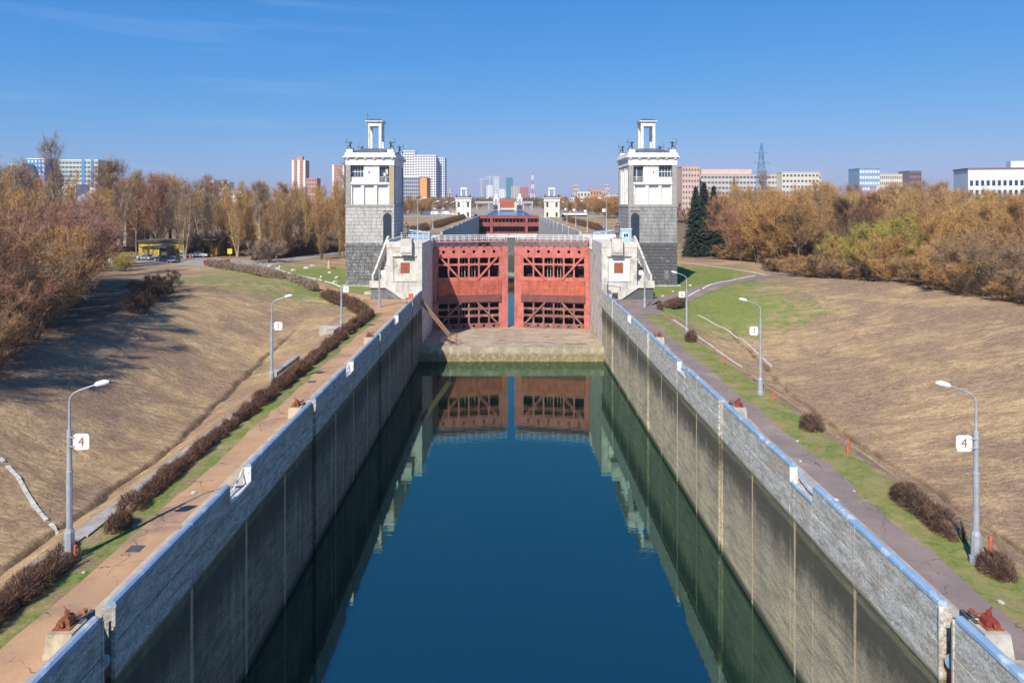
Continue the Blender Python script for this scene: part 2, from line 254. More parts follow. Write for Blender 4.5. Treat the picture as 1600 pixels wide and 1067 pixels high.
# lock chamber walls
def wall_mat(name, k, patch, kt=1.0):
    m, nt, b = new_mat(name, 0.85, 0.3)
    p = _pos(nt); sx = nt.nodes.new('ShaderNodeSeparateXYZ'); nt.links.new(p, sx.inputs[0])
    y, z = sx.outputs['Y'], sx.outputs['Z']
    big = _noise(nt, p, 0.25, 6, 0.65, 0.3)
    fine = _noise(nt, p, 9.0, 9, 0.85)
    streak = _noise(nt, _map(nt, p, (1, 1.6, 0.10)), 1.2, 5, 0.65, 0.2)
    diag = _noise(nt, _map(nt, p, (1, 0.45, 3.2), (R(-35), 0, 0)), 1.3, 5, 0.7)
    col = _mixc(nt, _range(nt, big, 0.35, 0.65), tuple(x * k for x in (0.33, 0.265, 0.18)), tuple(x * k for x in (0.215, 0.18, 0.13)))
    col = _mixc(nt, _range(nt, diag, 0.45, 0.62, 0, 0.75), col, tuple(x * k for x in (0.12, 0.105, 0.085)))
    pt = _noise(nt, _map(nt, p, (1, 1, 0.8), (R(-25), 0, 0)), 0.9, 9, 0.82, 0.8)
    col = _mixc(nt, _range(nt, pt, 0.53, 0.60, 0, 0.85), col, patch)
    col = _mixc(nt, _range(nt, streak, 0.50, 0.72, 0, 0.65), col, (0.36, 0.33, 0.27))
    # algae band below the high-water mark, jagged lower edge
    zz = _math(nt, 'ADD', z, _math(nt, 'MULTIPLY', _math(nt, 'SUBTRACT', _noise(nt, _map(nt, p, (1, 1, 0.3)), 1.1, 8, 0.82), 0.5), 5.0))
    lower = _range(nt, zz, -5.4, -3.0)
    upper = _range(nt, _math(nt, 'ADD', z, _math(nt, 'MULTIPLY', big, 0.6)), -2.0, -1.6, 1, 0)
    alg = _math(nt, 'MULTIPLY', lower, upper)
    alg = _math(nt, 'MULTIPLY', alg, _range(nt, fine, 0.25, 0.6, 0.45, 0.95))
    col = _mixc(nt, alg, col, (0.055, 0.052, 0.04))
    top = _range(nt, z, -1.75, -1.45)
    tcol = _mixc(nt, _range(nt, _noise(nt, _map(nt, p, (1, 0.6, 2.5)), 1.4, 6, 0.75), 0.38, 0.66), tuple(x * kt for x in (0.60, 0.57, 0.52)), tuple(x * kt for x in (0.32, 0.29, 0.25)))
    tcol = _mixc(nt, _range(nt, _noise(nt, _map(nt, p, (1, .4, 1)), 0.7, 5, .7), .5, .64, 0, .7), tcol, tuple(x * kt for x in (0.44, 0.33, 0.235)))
    col = _mixc(nt, top, col, tcol)
    # moss line at the mark
    moss = _math(nt, 'MULTIPLY', _range(nt, z, -2.3, -1.9), _range(nt, z, -1.8, -1.4, 1, 0))
    col = _mixc(nt, _math(nt, 'MULTIPLY', moss, _range(nt, fine, 0.35, 0.6)), col, (0.07, 0.075, 0.03))
    # wet strip over the water
    wet = _range(nt, z, -9.95, -9.3, 1, 0)
    col = _mixc(nt, wet, col, (0.055, 0.055, 0.035))
    # lime and rust run down beside the joints
    fr = _math(nt, 'FRACT', _math(nt, 'DIVIDE', _math(nt, 'ADD', y, 1.5 + 650), 6.5))
    d = _math(nt, 'ABSOLUTE', _math(nt, 'SUBTRACT', fr, 0.5))
    d = _math(nt, 'SUBTRACT', 0.5, d)
    d = _math(nt, 'ADD', d, _math(nt, 'MULTIPLY', _math(nt, 'SUBTRACT', _noise(nt, p, 1.6, 5, 0.7), 0.5), 0.035))
    jm = _math(nt, 'MULTIPLY', _range(nt, d, 0.010, 0.030, 1, 0), _range(nt, z, -1.6, -1.9, 0, 1))
    jc = _mixc(nt, _noise(nt, p, 2.5, 5), (0.46, 0.30, 0.14), (0.52, 0.44, 0.33))
    col = _mixc(nt, _math(nt, 'MULTIPLY', jm, 0.85), col, jc)
    col = _mixc(nt, 0.85, col, _mixc(nt, _range(nt, fine, 0.3, 0.7), (0.16, 0.16, 0.16), (0.86, 0.86, 0.86)), 'OVERLAY')
    hole = _range(nt, _noise(nt, _map(nt, p, (1, .6, 1.6), (R(30), 0, 0)), 1.9, 8, .8), 0.64, 0.69)
    col = _mixc(nt, _math(nt, 'MULTIPLY', hole, .8), col, (0.07, 0.055, 0.04))
    nt.links.new(col, b.inputs['Base Color'])
    _bump(nt, b, _math(nt, 'ADD', fine, _math(nt, 'MULTIPLY', diag, 1.0)), 0.7, 0.05)
    return m
M['wall'] = wall_mat('chamber_wall_right', 1.6, (0.42, 0.33, 0.23))  # brightened copy: the grazing sun on this side is put into the colour
M['wall_left'] = wall_mat('chamber_wall_left', 0.72, (0.22, 0.19, 0.165), 0.75)  # darkened copy: shade of this side painted in, along with its heavier staining
def water_mat(name, body, tint, fres=1.45, bs=0.02):
    m, nt, b = new_mat(name)
    nt.nodes.remove(b); out = nt.nodes['Material Output']
    df = nt.nodes.new('ShaderNodeBsdfDiffuse'); df.inputs['Color'].default_value = (*body, 1)
    gl = nt.nodes.new('ShaderNodeBsdfGlossy'); gl.inputs['Color'].default_value = (*tint, 1); gl.inputs['Roughness'].default_value = 0.015
    fr = nt.nodes.new('ShaderNodeFresnel'); fr.inputs['IOR'].default_value = fres
    mxs = nt.nodes.new('ShaderNodeMixShader')
    p = _pos(nt)
    h = _math(nt, 'ADD', _noise(nt, _map(nt, p, (0.5, 1.0, 1)), 1.3, 3, 0.5), _math(nt, 'MULTIPLY', _noise(nt, _map(nt, p, (0.6, 1.6, 1)), 5.0, 2), 0.15))
    bp = nt.nodes.new('ShaderNodeBump'); bp.inputs['Strength'].default_value = 1.0; bp.inputs['Distance'].default_value = bs
    nt.links.new(h, bp.inputs['Height'])
    for s in (gl, fr): nt.links.new(bp.outputs[0], s.inputs['Normal'])
    nt.links.new(fr.outputs[0], mxs.inputs[0]); nt.links.new(df.outputs[0], mxs.inputs[1]); nt.links.new(gl.outputs[0], mxs.inputs[2])
    nt.links.new(mxs.outputs[0], out.inputs['Surface'])
    return m
M['water'] = water_mat('water', (0.001, 0.010, 0.007), (0.66, 1.0, 0.84), 2.8, 0.005)
M['water_far'] = water_mat('water_far', (0.02, 0.10, 0.24), (0.5, 0.75, 1.0), 1.12, 0.10)  # blue body colour stands in for high sky reflected by waves

# ------------------------------------------------------------------ mesh helpers
class MB:
    def __init__(s, mx=1.0, mat=None):
        s.v = []; s.f = []; s.mx = mx; s.T = mat
    def add(s, vs_, fs):
        o = len(s.v)
        for p in vs_:
            p = Vector(p)
            if s.T is not None: p = s.T @ p
            s.v.append((p.x * s.mx, p.y, p.z))
        s.f += [tuple(o + i for i in f) for f in fs]; return s
    def box(s, x0, x1, y0, y1, z0, z1):
        return s.add([(x0, y0, z0), (x1, y0, z0), (x1, y1, z0), (x0, y1, z0), (x0, y0, z1), (x1, y0, z1), (x1, y1, z1), (x0, y1, z1)],
                     [(0, 3, 2, 1), (4, 5, 6, 7), (0, 1, 5, 4), (1, 2, 6, 5), (2, 3, 7, 6), (3, 0, 4, 7)])
    def taper(s, x0, x1, y0, y1, z0, z1, i):
        return s.add([(x0, y0, z0), (x1, y0, z0), (x1, y1, z0), (x0, y1, z0), (x0 + i, y0 + i, z1), (x1 - i, y0 + i, z1), (x1 - i, y1 - i, z1), (x0 + i, y1 - i, z1)],
                     [(0, 3, 2, 1), (4, 5, 6, 7), (0, 1, 5, 4), (1, 2, 6, 5), (2, 3, 7, 6), (3, 0, 4, 7)])
    def tube(s, pts, rads, n=8, caps=True):
        pts = [Vector(p) for p in pts]
        if isinstance(rads, (int, float)): rads = [rads] * len(pts)
        vv = []; ff = []; ref = None
        for i, p in enumerate(pts):
            a = pts[max(0, i - 1)]; b = pts[min(len(pts) - 1, i + 1)]
            t = (b - a).normalized()
            if ref is None:
                ref = t.cross(Vector((0, 0, 1)) if abs(t.z) < 0.9 else Vector((1, 0, 0))).normalized()
            u = (ref - t * ref.dot(t)).normalized(); ref = u; w = t.cross(u)
            for k in range(n):
                an = 2 * math.pi * k / n
                vv.append(p + (u * math.cos(an) + w * math.sin(an)) * rads[i])
        for i in range(len(pts) - 1):
            for k in range(n):
                ff.append((i * n + k, i * n + (k + 1) % n, (i + 1) * n + (k + 1) % n, (i + 1) * n + k))
        if caps:
            ff.append(tuple(range(n - 1, -1, -1))); ff.append(tuple((len(pts) - 1) * n + k for k in range(n)))
        return s.add(vv, ff)
    def lathe(s, prof, n=12, c=(0, 0)):
        vv = []; ff = []
        for (r, z) in prof:
            for k in range(n):
                a = 2 * math.pi * k / n; vv.append((c[0] + r * math.cos(a), c[1] + r * math.sin(a), z))
        for i in range(len(prof) - 1):
            for k in range(n):
                ff.append((i * n + k, i * n + (k + 1) % n, (i + 1) * n + (k + 1) % n, (i + 1) * n + k))
        ff.append(tuple(range(n - 1, -1, -1))); ff.append(tuple((len(prof) - 1) * n + k for k in range(n)))
        return s.add(vv, ff)
    def prism(s, poly, axis, a, b):
        """poly in the two other axes (in order), extruded along axis from a to b"""
        n = len(poly)
        def mk(p, t):
            return {0: (t, p[0], p[1]), 1: (p[0], t, p[1]), 2: (p[0], p[1], t)}[axis]
        vv = [mk(p, a) for p in poly] + [mk(p, b) for p in poly]
        ff = [tuple(range(n - 1, -1, -1)), tuple(range(n, 2 * n))] + [(i, (i + 1) % n, n + (i + 1) % n, n + i) for i in range(n)]
        return s.add(vv, ff)
    def bar(s, a, b, w, h=None):
        h = h or w; a = Vector(a); b = Vector(b); t = (b - a).normalized()
        u = t.cross(Vector((0, 0, 1)) if abs(t.z) < 0.95 else Vector((0, 1, 0))).normalized() * (w / 2); v = t.cross(u).normalized() * (h / 2)
        return s.add([a - u - v, a + u - v, a + u + v, a - u + v, b - u - v, b + u - v, b + u + v, b - u + v],
                     [(0, 3, 2, 1), (4, 5, 6, 7), (0, 1, 5, 4), (1, 2, 6, 5), (2, 3, 7, 6), (3, 0, 4, 7)])
    def holeplate(s, x0, x1, z0, z1, y0, y1, cx, cz, r, n=12):
        """square plate in XZ, thickness y0..y1, with a round hole"""
        sq = []
        for k in range(n):
            a = 2 * math.pi * (k + 0.5) / n; c, d = math.cos(a), math.sin(a)
            t = min((x1 - cx if c > 0 else cx - x0) / max(abs(c), 1e-6), (z1 - cz if d > 0 else cz - z0) / max(abs(d), 1e-6))
            sq.append((cx + c * t, cz + d * t))
        # snap nearest to the corners
        for c in ((x0, z0), (x1, z0), (x1, z1), (x0, z1)):
            k = min(range(n), key=lambda i: (sq[i][0] - c[0]) ** 2 + (sq[i][1] - c[1]) ** 2); sq[k] = c
        vv = [(a, y0, b) for a, b in sq]; vv += [(cx + r * math.cos(2 * math.pi * (k + .5) / n), y0, cz + r * math.sin(2 * math.pi * (k + .5) / n)) for k in range(n)]
        vv += [(x, y1, z) for (x, _, z) in vv[n:2 * n]]
        ff = [(k, (k + 1) % n, n + (k + 1) % n, n + k) for k in range(n)] + [(n + k, n + (k + 1) % n, 2 * n + (k + 1) % n, 2 * n + k) for k in range(n)]
        return s.add(vv, ff)
    def mesh(s, name):
        me = bpy.data.meshes.new(name); me.from_pydata(s.v, [], s.f); me.update(); return me
    def build(s, name, mat, parent=None, smooth=False, stuff=False):
        o = bpy.data.objects.new(name, s.mesh(name)); COL.objects.link(o)
        o.data.materials.append(mat)
        if smooth: o.data.shade_smooth()
        if parent is not None: o.parent = parent
        if stuff: o['kind'] = 'stuff'
        return o
def tag(o, label=None, cat=None, group=None, kind=None):
    if label: o['label'] = label
    if cat: o['category'] = cat
    if group: o['group'] = group
    if kind: o['kind'] = kind
    return o
def empty(name, loc, label, cat, group=None, rz=0.0):
    o = bpy.data.objects.new(name, None); COL.objects.link(o); o.location = loc; o.rotation_euler = (0, 0, rz)
    o.empty_display_size = 0.5
    return tag(o, label, cat, group)
KIDS = {}
def copy_tree(o, parent=None):
    c = o.copy(); COL.objects.link(c)
    if parent is not None: c.parent = parent
    for ch in list(o.children): copy_tree(ch, c)
    return c
def child_copy(src, loc, parent, rot=None):
    c = src.copy(); COL.objects.link(c); c.parent = parent; c.location = loc
    if rot is not None: c.rotation_euler = rot
    return c
def sm(a, b, x):
    t = np.clip((x - a) / (b - a), 0, 1); return t * t * (3 - 2 * t)
def PXX(px, Y): return (px - 793) * Y / F
def PZ(py, Y): return CAMZ + (318 - py) * Y / F

# ------------------------------------------------------------------ terrain
def vnoise(x, y, seed=0):
    x = np.asarray(x, float); y = np.asarray(y, float)
    xi = np.floor(x).astype(int); yi = np.floor(y).astype(int); fx = x - xi; fy = y - yi
    fx = fx * fx * (3 - 2 * fx); fy = fy * fy * (3 - 2 * fy)
    def h(a, b):
        n = (a * 374761393 + b * 668265263 + seed * 1442695) & 0x7fffffff
        n = ((n ^ (n >> 13)) * 1274126177) & 0x7fffffff
        return (n & 0xffff) / 65535.0
    return (h(xi, yi) * (1 - fx) + h(xi + 1, yi) * fx) * (1 - fy) + (h(xi, yi + 1) * (1 - fx) + h(xi + 1, yi + 1) * fx) * fy
def furrow_s(Y, side):
    w = 0.5 * (vnoise(Y * 0.12, Y * 0 + 3, 5) - 0.5) + 0.5 * (vnoise(Y * 0.5, Y * 0 + 9, 6) - .5)
    if side > 0: return 29.2 + w + 2.4 * sm(68, 94, Y)
    return 28.4 + w + 2.0 * sm(50, 80, Y)
def terr(X, Y):
    X = np.asarray(X, float); Y = np.asarray(Y, float)
    s = np.abs(X - X0); right = X > X0
    e0 = np.where(right, 78.0, 66.0); e1 = np.where(right, 132.0, 122.0)
    zv = -4.6 * (1 - sm(e0, e1, Y))
    fs = np.where(right, furrow_s(Y, 1), furrow_s(Y, -1))
    far = np.where(right, 66.0, 47.0)
    zb = 2.4 + (0.2 - 2.4) * sm(112, 148, Y)
    down = sm(20.6, 28.5, s) * 0.55 + 0.45 * np.clip((s - 21.2) / (fs - 21.2), 0, 1)
    z = zv * np.minimum(down, 1)
    up = np.clip((s - fs) / (far - fs), 0, 1)
    z = np.where(s > fs, zv + (zb - zv) * (0.6 * up + 0.4 * sm(0, 1, up)), z)
    z = z + np.where(s > far, 0.012 * (np.minimum(s, 200) - far), 0)
    z = z + np.where(s > 21.5, 0.28 * (vnoise(X * 0.28, Y * 0.28, 1) - 0.5) + 0.10 * (vnoise(X * 1.1, Y * 1.1, 2) - .5), 0) * sm(21.5, 25, s) * (1 - 0.8 * sm(115, 150, Y))
    # the furrow: a narrow washed-out trench
    dmask = (1 - sm(e1 - 34, e1 - 24, Y))
    z = z - dmask * (0.30 + 0.3 * vnoise(Y * 0.7, Y * 0, 8)) * np.exp(-((s - fs) / 0.24) ** 2) + dmask * 0.10 * np.exp(-((s - fs) / 0.9) ** 2)
    # embankment of the upper lock chamber
    p = sm(143.5, 156, Y) * (1 - sm(0.20 * Y, 0.243 * Y, s))
    z = z + (8.5 - z) * p
    z = z + 2.0 * sm(260, 600, Y) * (1 - p)
    return z
def polyd(pts, X, Y):
    """distance to polyline"""
    d = np.full(np.shape(X), 1e9)
    for (a, b) in zip(pts[:-1], pts[1:]):
        ax, ay = a; bx, by = b; L2 = (bx - ax) ** 2 + (by - ay) ** 2
        t = np.clip(((X - ax) * (bx - ax) + (Y - ay) * (by - ay)) / L2, 0, 1)
        d = np.minimum(d, np.hypot(X - ax - t * (bx - ax), Y - ay - t * (by - ay)))
    return d
ROAD_L = [(-18.2, 97), (-20.5, 107), (-25.5, 114), (-31, 121), (-40, 134), (-48, 144), (-57, 156), (-68, 166), (-84, 173)]
ROAD_L2 = [(-57, 157), (-60, 170), (-57, 190), (-50, 225)]
PARK_L = [(-64, 170), (-84, 178), (-104, 184)]
ROAD_R = [(19.5, 96), (21.5, 106), (26.5, 114), (36.5, 126), (49, 139), (58, 148.5), (70, 153), (90, 158)]
PATH_R = [(56, 147), (54, 160), (47, 176), (38, 196)]
def attrs(X, Y):
    s = np.abs(X - X0); right = X > X0
    n = vnoise(X * 0.16, Y * 0.16, 12)
    g = np.zeros(np.shape(X))
    # verge beside the paths
    vr = sm(17.8, 18.4, s) * (1 - sm(20.6, 21.6, s)) * (1 - sm(100, 118, Y))
    g = np.maximum(g, vr * np.where(right, 1.0, 0.85))
    # lawns by the towers
    lawn = sm(20, 22, s) * (1 - sm(36, 46, s - 0.35 * (Y - 120))) * sm(110, 116, Y) * (1 - sm(160, 172, Y))
    g = np.maximum(g, lawn * 1.25)
    br = np.where(right, sm(86, 108, Y) * (1 - sm(34, 60, s)) * 1.25, sm(92, 118, Y) * 0.75 * (1 - sm(60, 80, s)))
    g = np.maximum(g, br * sm(20, 22, s) * (1 - sm(165, 185, Y)))
    g = np.maximum(g, np.where(right, 0.42 * sm(112, 130, Y) * (1 - sm(150, 165, Y)), 0.25 * sm(80, 105, Y) * (1 - sm(160, 175, Y))))
    g = np.maximum(g, 0.55 * np.exp(-(((X + 29.0) / 2.5) ** 2 + ((Y - 80) / 7.0) ** 2)))
    g = np.maximum(g, 0.30 * sm(140, 160, Y) * (s < 0.25 * Y) * (1 - sm(400, 500, Y)))
    g = np.maximum(g, 0.22 * sm(21, 24, s) * (1 - sm(25, 31, s)))
    sand = sm(345, 365, Y) * (1 - sm(60, 90, s)) * 0.9 + sm(600, 900, Y) * 0.0
    wood = np.where(right, sm(64, 70, s) * (Y > 70), sm(42, 50, s) * (Y < 110) + sm(0.52, 0.58, s / np.maximum(Y, 1)) * (Y >= 110)) * 0.9
    wood = np.maximum(wood, sm(180, 200, Y) * (s > 0.25 * Y) * 0.8)
    e1 = np.where(right, 132.0, 122.0)
    fs = np.where(right, furrow_s(Y, 1), furrow_s(Y, -1))
    fur = np.exp(-((s - fs) / 0.22) ** 2) * (1 - sm(e1 - 34, e1 - 24, Y)) * 1.6
    return g, sand, np.clip(np.maximum(wood, fur), 0, 1)
def grid_sheet(name, xs, ys, zoff=0.0, mat=None):
    XX, YY = np.meshgrid(xs, ys); Z = terr(XX, YY) + zoff
    g, sa, di = attrs(XX, YY)
    n, m_ = XX.shape
    co = np.stack([XX.ravel(), YY.ravel(), Z.ravel()], 1)
    idx = np.arange(n * m_).reshape(n, m_)
    q = np.stack([idx[:-1, :-1], idx[:-1, 1:], idx[1:, 1:], idx[1:, :-1]], -1).reshape(-1, 4)
    me = bpy.data.meshes.new(name); me.from_pydata(co.tolist(), [], q.tolist()); me.update(); me.shade_smooth()
    for nm, arr in (('green', g), ('sand', sa), ('dirt', di)):
        a = me.attributes.new(nm, 'FLOAT', 'POINT'); a.data.foreach_set('value', arr.ravel().astype(np.float32))
    me.materials.append(mat or M['ground'])
    o = bpy.data.objects.new(name, me); COL.objects.link(o); o['kind'] = 'structure'; return o
ys = np.concatenate([np.arange(-60, 18, 6), np.arange(18, 60, 0.55), np.arange(60, 130, 0.8), np.arange(130, 200, 1.5), np.arange(200, 420, 6), np.arange(420, 1000, 40), np.geomspace(1000, 9000, 16)])
ss = np.concatenate([[15.55, 17, 18.2], np.arange(18.6, 26.4, 0.5), np.arange(26.4, 33, 0.17), np.arange(33, 75, 0.9), np.arange(75, 130, 3), np.arange(130, 320, 12), np.geomspace(330, 7000, 14)])
grid_sheet('ground', X0 + ss, ys)
grid_sheet('ground', X0 - ss[::-1], ys)
far = MB(); far.add([(X0 - 15.55, 765, 8.5), (X0 + 15.55, 765, 8.5), (X0 + 15.55, 9000, 8.4), (X0 - 15.55, 9000, 8.4)], [(0, 1, 2, 3)])
tag(far.build('ground', M['ground']), kind='structure')

def ribbon(name, pts, w, mat, zoff, step=1.2, nc=5, kind='structure'):
    P = [Vector((a, b, 0)) for a, b in pts]
    # smooth (Catmull-Rom)
    out = []
    for i in range(len(P) - 1):
        p0 = P[max(0, i - 1)]; p1 = P[i]; p2 = P[i + 1]; p3 = P[min(len(P) - 1, i + 2)]
        n = max(2, int((p2 - p1).length / step))
        for k in range(n):
            t = k / n
            out.append(0.5 * ((2 * p1) + (p2 - p0) * t + (2 * p0 - 5 * p1 + 4 * p2 - p3) * t * t + (3 * p1 - p0 - 3 * p2 + p3) * t ** 3))
    out.append(P[-1])
    vv = []; ff = []
    for i, p in enumerate(out):
        t = (out[min(i + 1, len(out) - 1)] - out[max(i - 1, 0)]).normalized(); u = Vector((t.y, -t.x, 0))
        ww = w(i / (len(out) - 1)) if callable(w) else w
        for k in range(nc):
            q = p + u * ww * (k / (nc - 1) - .5) * (1 + 0.03 * math.sin(i * 1.7))
            vv.append((q.x, q.y, float(terr(q.x, q.y)) + zoff))
    for i in range(len(out) - 1):
        for k in range(nc - 1):
            ff.append((i * nc + k, i * nc + k + 1, (i + 1) * nc + k + 1, (i + 1) * nc + k))
    m = MB(); m.add(vv, ff); o = m.build(name, mat); o['kind'] = kind; return o, out
# straight paths on the two lock walls (asphalt), with their concrete coping
def strip(name, xa, xb, y0, y1, z, mat, wob=0.0):
    m = MB(); n = int((y1 - y0) / 1.5); vv = []; ff = []
    for i in range(n + 1):
        y = y0 + (y1 - y0) * i / n; w = wob * (vnoise(y * 0.6, xb, 3) - 0.5)
        vv += [(xa, y, z), (xb + w, y, z)]
    for i in range(n): ff.append((2 * i, 2 * i + 1, 2 * i + 3, 2 * i + 2))
    m.add(vv, ff); return tag(m.build(name, mat), kind='structure')
strip('path', X0 - 16.66, X0 - 18.45, -55, 113.2, 0.03, M['asphalt_warm'], -0.5)
strip('path', X0 + 16.66, X0 + 18.35, -55, 113.2, 0.03, M['asphalt_mauve'], 0.5)
ribbon('road', ROAD_L, 4.6, M['asphalt_warm'], 0.05)
ribbon('road', ROAD_L2, 4.5, M['asphalt_far'], 0.06)
ribbon('parking_ground', PARK_L, 19, M['asphalt_far'], 0.055, nc=9)
ribbon('road', ROAD_R, lambda t: 4.8 - 1.2 * t, M['asphalt_mauve'], 0.05)
ribbon('path', PATH_R, 1.8, M['sand_path'], 0.06)
for sgn, mm in ((-1, M['asphalt_warm']), (1, M['asphalt_mauve'])):       # forecourts in front of the piers
    m = MB(); cx = X0 + sgn * 19.5
    pts = [(15.95, 101), (19.5, 101), (24.5, 112), (24.3, 116.5), (15.95, 116.5)]
    m.add([(X0 + sgn * a, b, 0.042) for a, b in pts], [(0, 1, 2, 3, 4)]); tag(m.build('forecourt', mm), kind='structure')

# ------------------------------------------------------------------ water
def sheet(name, x0, x1, y0, y1, z, mat):
    m = MB(); m.add([(x0, y0, z), (x1, y0, z), (x1, y1, z), (x0, y1, z)], [(0, 1, 2, 3)]); return tag(m.build(name, mat), kind='structure')
WZ = -10.1
sheet('water', X0 - 15.6, X0 + 15.6, -58, 111.6, WZ, M['water'])
sheet('water', X0 - 15.6, X0 + 15.6, 135.5, 345, WZ, M['water'])
sheet('water', X0 - 15.2, X0 + 15.2, 347, 764, 7.45, M['water_far'])
# canal basin beyond: the bank terraces are cut back on the right
# ------------------------------------------------------------------ lock walls
SLOTS = [-1.5, 24.5, 50.5, 76.5]
NOTCH = [(10.4, 13.2), (35.3, 38.1), (60.6, 63.4), (86.8, 89.4)]
def panel_mb(L, top, mx):
    m = MB(mx)
    g = 0.025
    y0, y1 = g, L - g
    # face, slightly proud upper lift, parapet (local x grows away from the water)
    m.box(0.04, 0.9, y0, y1, -4.6 - 8, -1.72)
    m.box(0.0, 0.9, y0, y1, -1.70, -0.32)
    if top > 0.5:
        m.box(0.03, 0.52, y0, y1, -0.30, top)
        m.box(0.52, 0.9, y0, y1, -0.30, 0.10)
    else:
        m.box(0.03, 0.9, y0, y1, -0.30, top)
    return m
def lock_wall(side):
    w = empty('lock_wall', (X0 + side * 15.02, -55, 0), ('left' if side < 0 else 'right') + ' long stained concrete wall of the lock chamber with %s rail pipe on top' % ('grey-blue' if side < 0 else 'sky blue'), 'lock wall', 'walls of the lock chamber')
    base = -55
    cuts = []   # breakpoints
    y = -53.5
    edges = []
    js = [-53.5 + 6.5 * k for k in range(0, 27)]          # joints, every 6.5 m; every fourth holds a slot
    js = [j for j in js if j < 116]
    marks = sorted(set([round(j, 2) for j in js] + [round(v, 2) for n in NOTCH for v in n] + [116.0]))
    cache = {}
    def is_slot(v): return any(abs(v - s_) < 0.1 for s_ in SLOTS + [-27.5, 102.5])
    for a, b in zip(marks[:-1], marks[1:]):
        a2, b2 = a, b
        if is_slot(a): a2 = a + 0.42
        if is_slot(b): b2 = b - 0.42
        if b2 - a2 < 0.2: continue
        notch = any(n[0] - .01 <= a and b <= n[1] + .01 for n in NOTCH)
        top = 0.12 if notch else 0.98
        key = (round(b2 - a2, 2), top)
        if key not in cache:
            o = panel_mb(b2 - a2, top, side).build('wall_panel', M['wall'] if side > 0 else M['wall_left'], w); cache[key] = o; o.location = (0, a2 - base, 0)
        else:
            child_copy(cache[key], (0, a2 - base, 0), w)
        if not notch:
            k2 = ('p', round(b2 - a2, 2))
            if k2 not in cache:
                L = b2 - a2; m = MB(side)
                m.tube([(0.20, 0.05, 1.02), (0.20, L / 2, 1.02), (0.20, L - 0.05, 1.02)], 0.19, 10)
                o = m.build('rail_pipe', M['rail_blue'] if side > 0 else M['rail_grey'], w, smooth=False); cache[k2] = o; o.location = (0, a2 - base, 0)
            else:
                child_copy(cache[k2], (0, a2 - base, 0), w)
    # mooring slots: recess lined with steel
    proto = None; pr2 = None
    for s_ in SLOTS + [-27.5, 102.5]:
        if proto is None:
            m = MB(side); m.box(0.75, 0.92, -0.42, 0.42, -12.6, 0.9); proto = m.build('slot_back', M['steel_dark'], w)
            m2 = MB(side); m2.box(-0.03, 0.12, -0.42, -0.34, -12.6, 1.0); m2.box(-0.03, 0.12, 0.34, 0.42, -12.6, 1.0)
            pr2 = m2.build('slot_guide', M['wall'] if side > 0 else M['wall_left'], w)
            proto.location = pr2.location = (0, s_ - base, 0)
        else:
            child_copy(proto, (0, s_ - base, 0), w); child_copy(pr2, (0, s_ - base, 0), w)
    m = MB(side); m.box(0.92, 1.0, 0, 171, -12.6, 0.09)
    m.build('wall_back', M['concrete'], w)
    # coping slab behind the parapet
    c = MB(side); yy = -55
    c.box(1.01, 1.62, 0, 171, -0.3, 0.10)
    c.build('coping', M['coping'] if side < 0 else M['coping_grey'], w)
    return w
wallL = lock_wall(-1); wallR = lock_wall(1)

# ladder gaps: bent hand rails, white end face, rungs down the wall
def ladder(side, y0, y1, label):
    t = empty('gap_handrail', (X0 + side * 15.02, y0, 0), label, 'handrail', 'hand rails at the gaps in the chamber parapets')
    L = y1 - y0
    m = MB(side); m.box(-0.012, 0.40, L - 0.10, L + 0.0, 0.13, 1.0); m.build('end_plate', M['white_metal'], t)
    mat = M['rail_blue'] if side > 0 else M['white_metal']
    for k, xx in enumerate((0.06, 0.46)):
        m = MB(side)
        pts = [(xx, L - 0.05, 0.95), (xx, L - 0.5, 0.62), (xx, L * 0.5, 0.28), (xx, 0.5, 0.32), (xx, 0.0, 0.86)] if k else [(xx, L - 0.05, 0.2), (xx, L * 0.5, 0.17), (xx, 0.05, 0.2)]
        m.tube(pts, 0.05 if k else 0.08, 6); m.build('hand_rail', mat, t)
    return t
names = ['nearest', 'second', 'third', 'farthest']
for side in (-1, 1):
    for i, n in enumerate(NOTCH[1:]):
        ladder(side, n[0], n[1], 'bent hand rails and white end plate at the %s gap in the %s chamber parapet' % (['nearest', 'middle', 'farthest'][i], 'left' if side < 0 else 'right'))

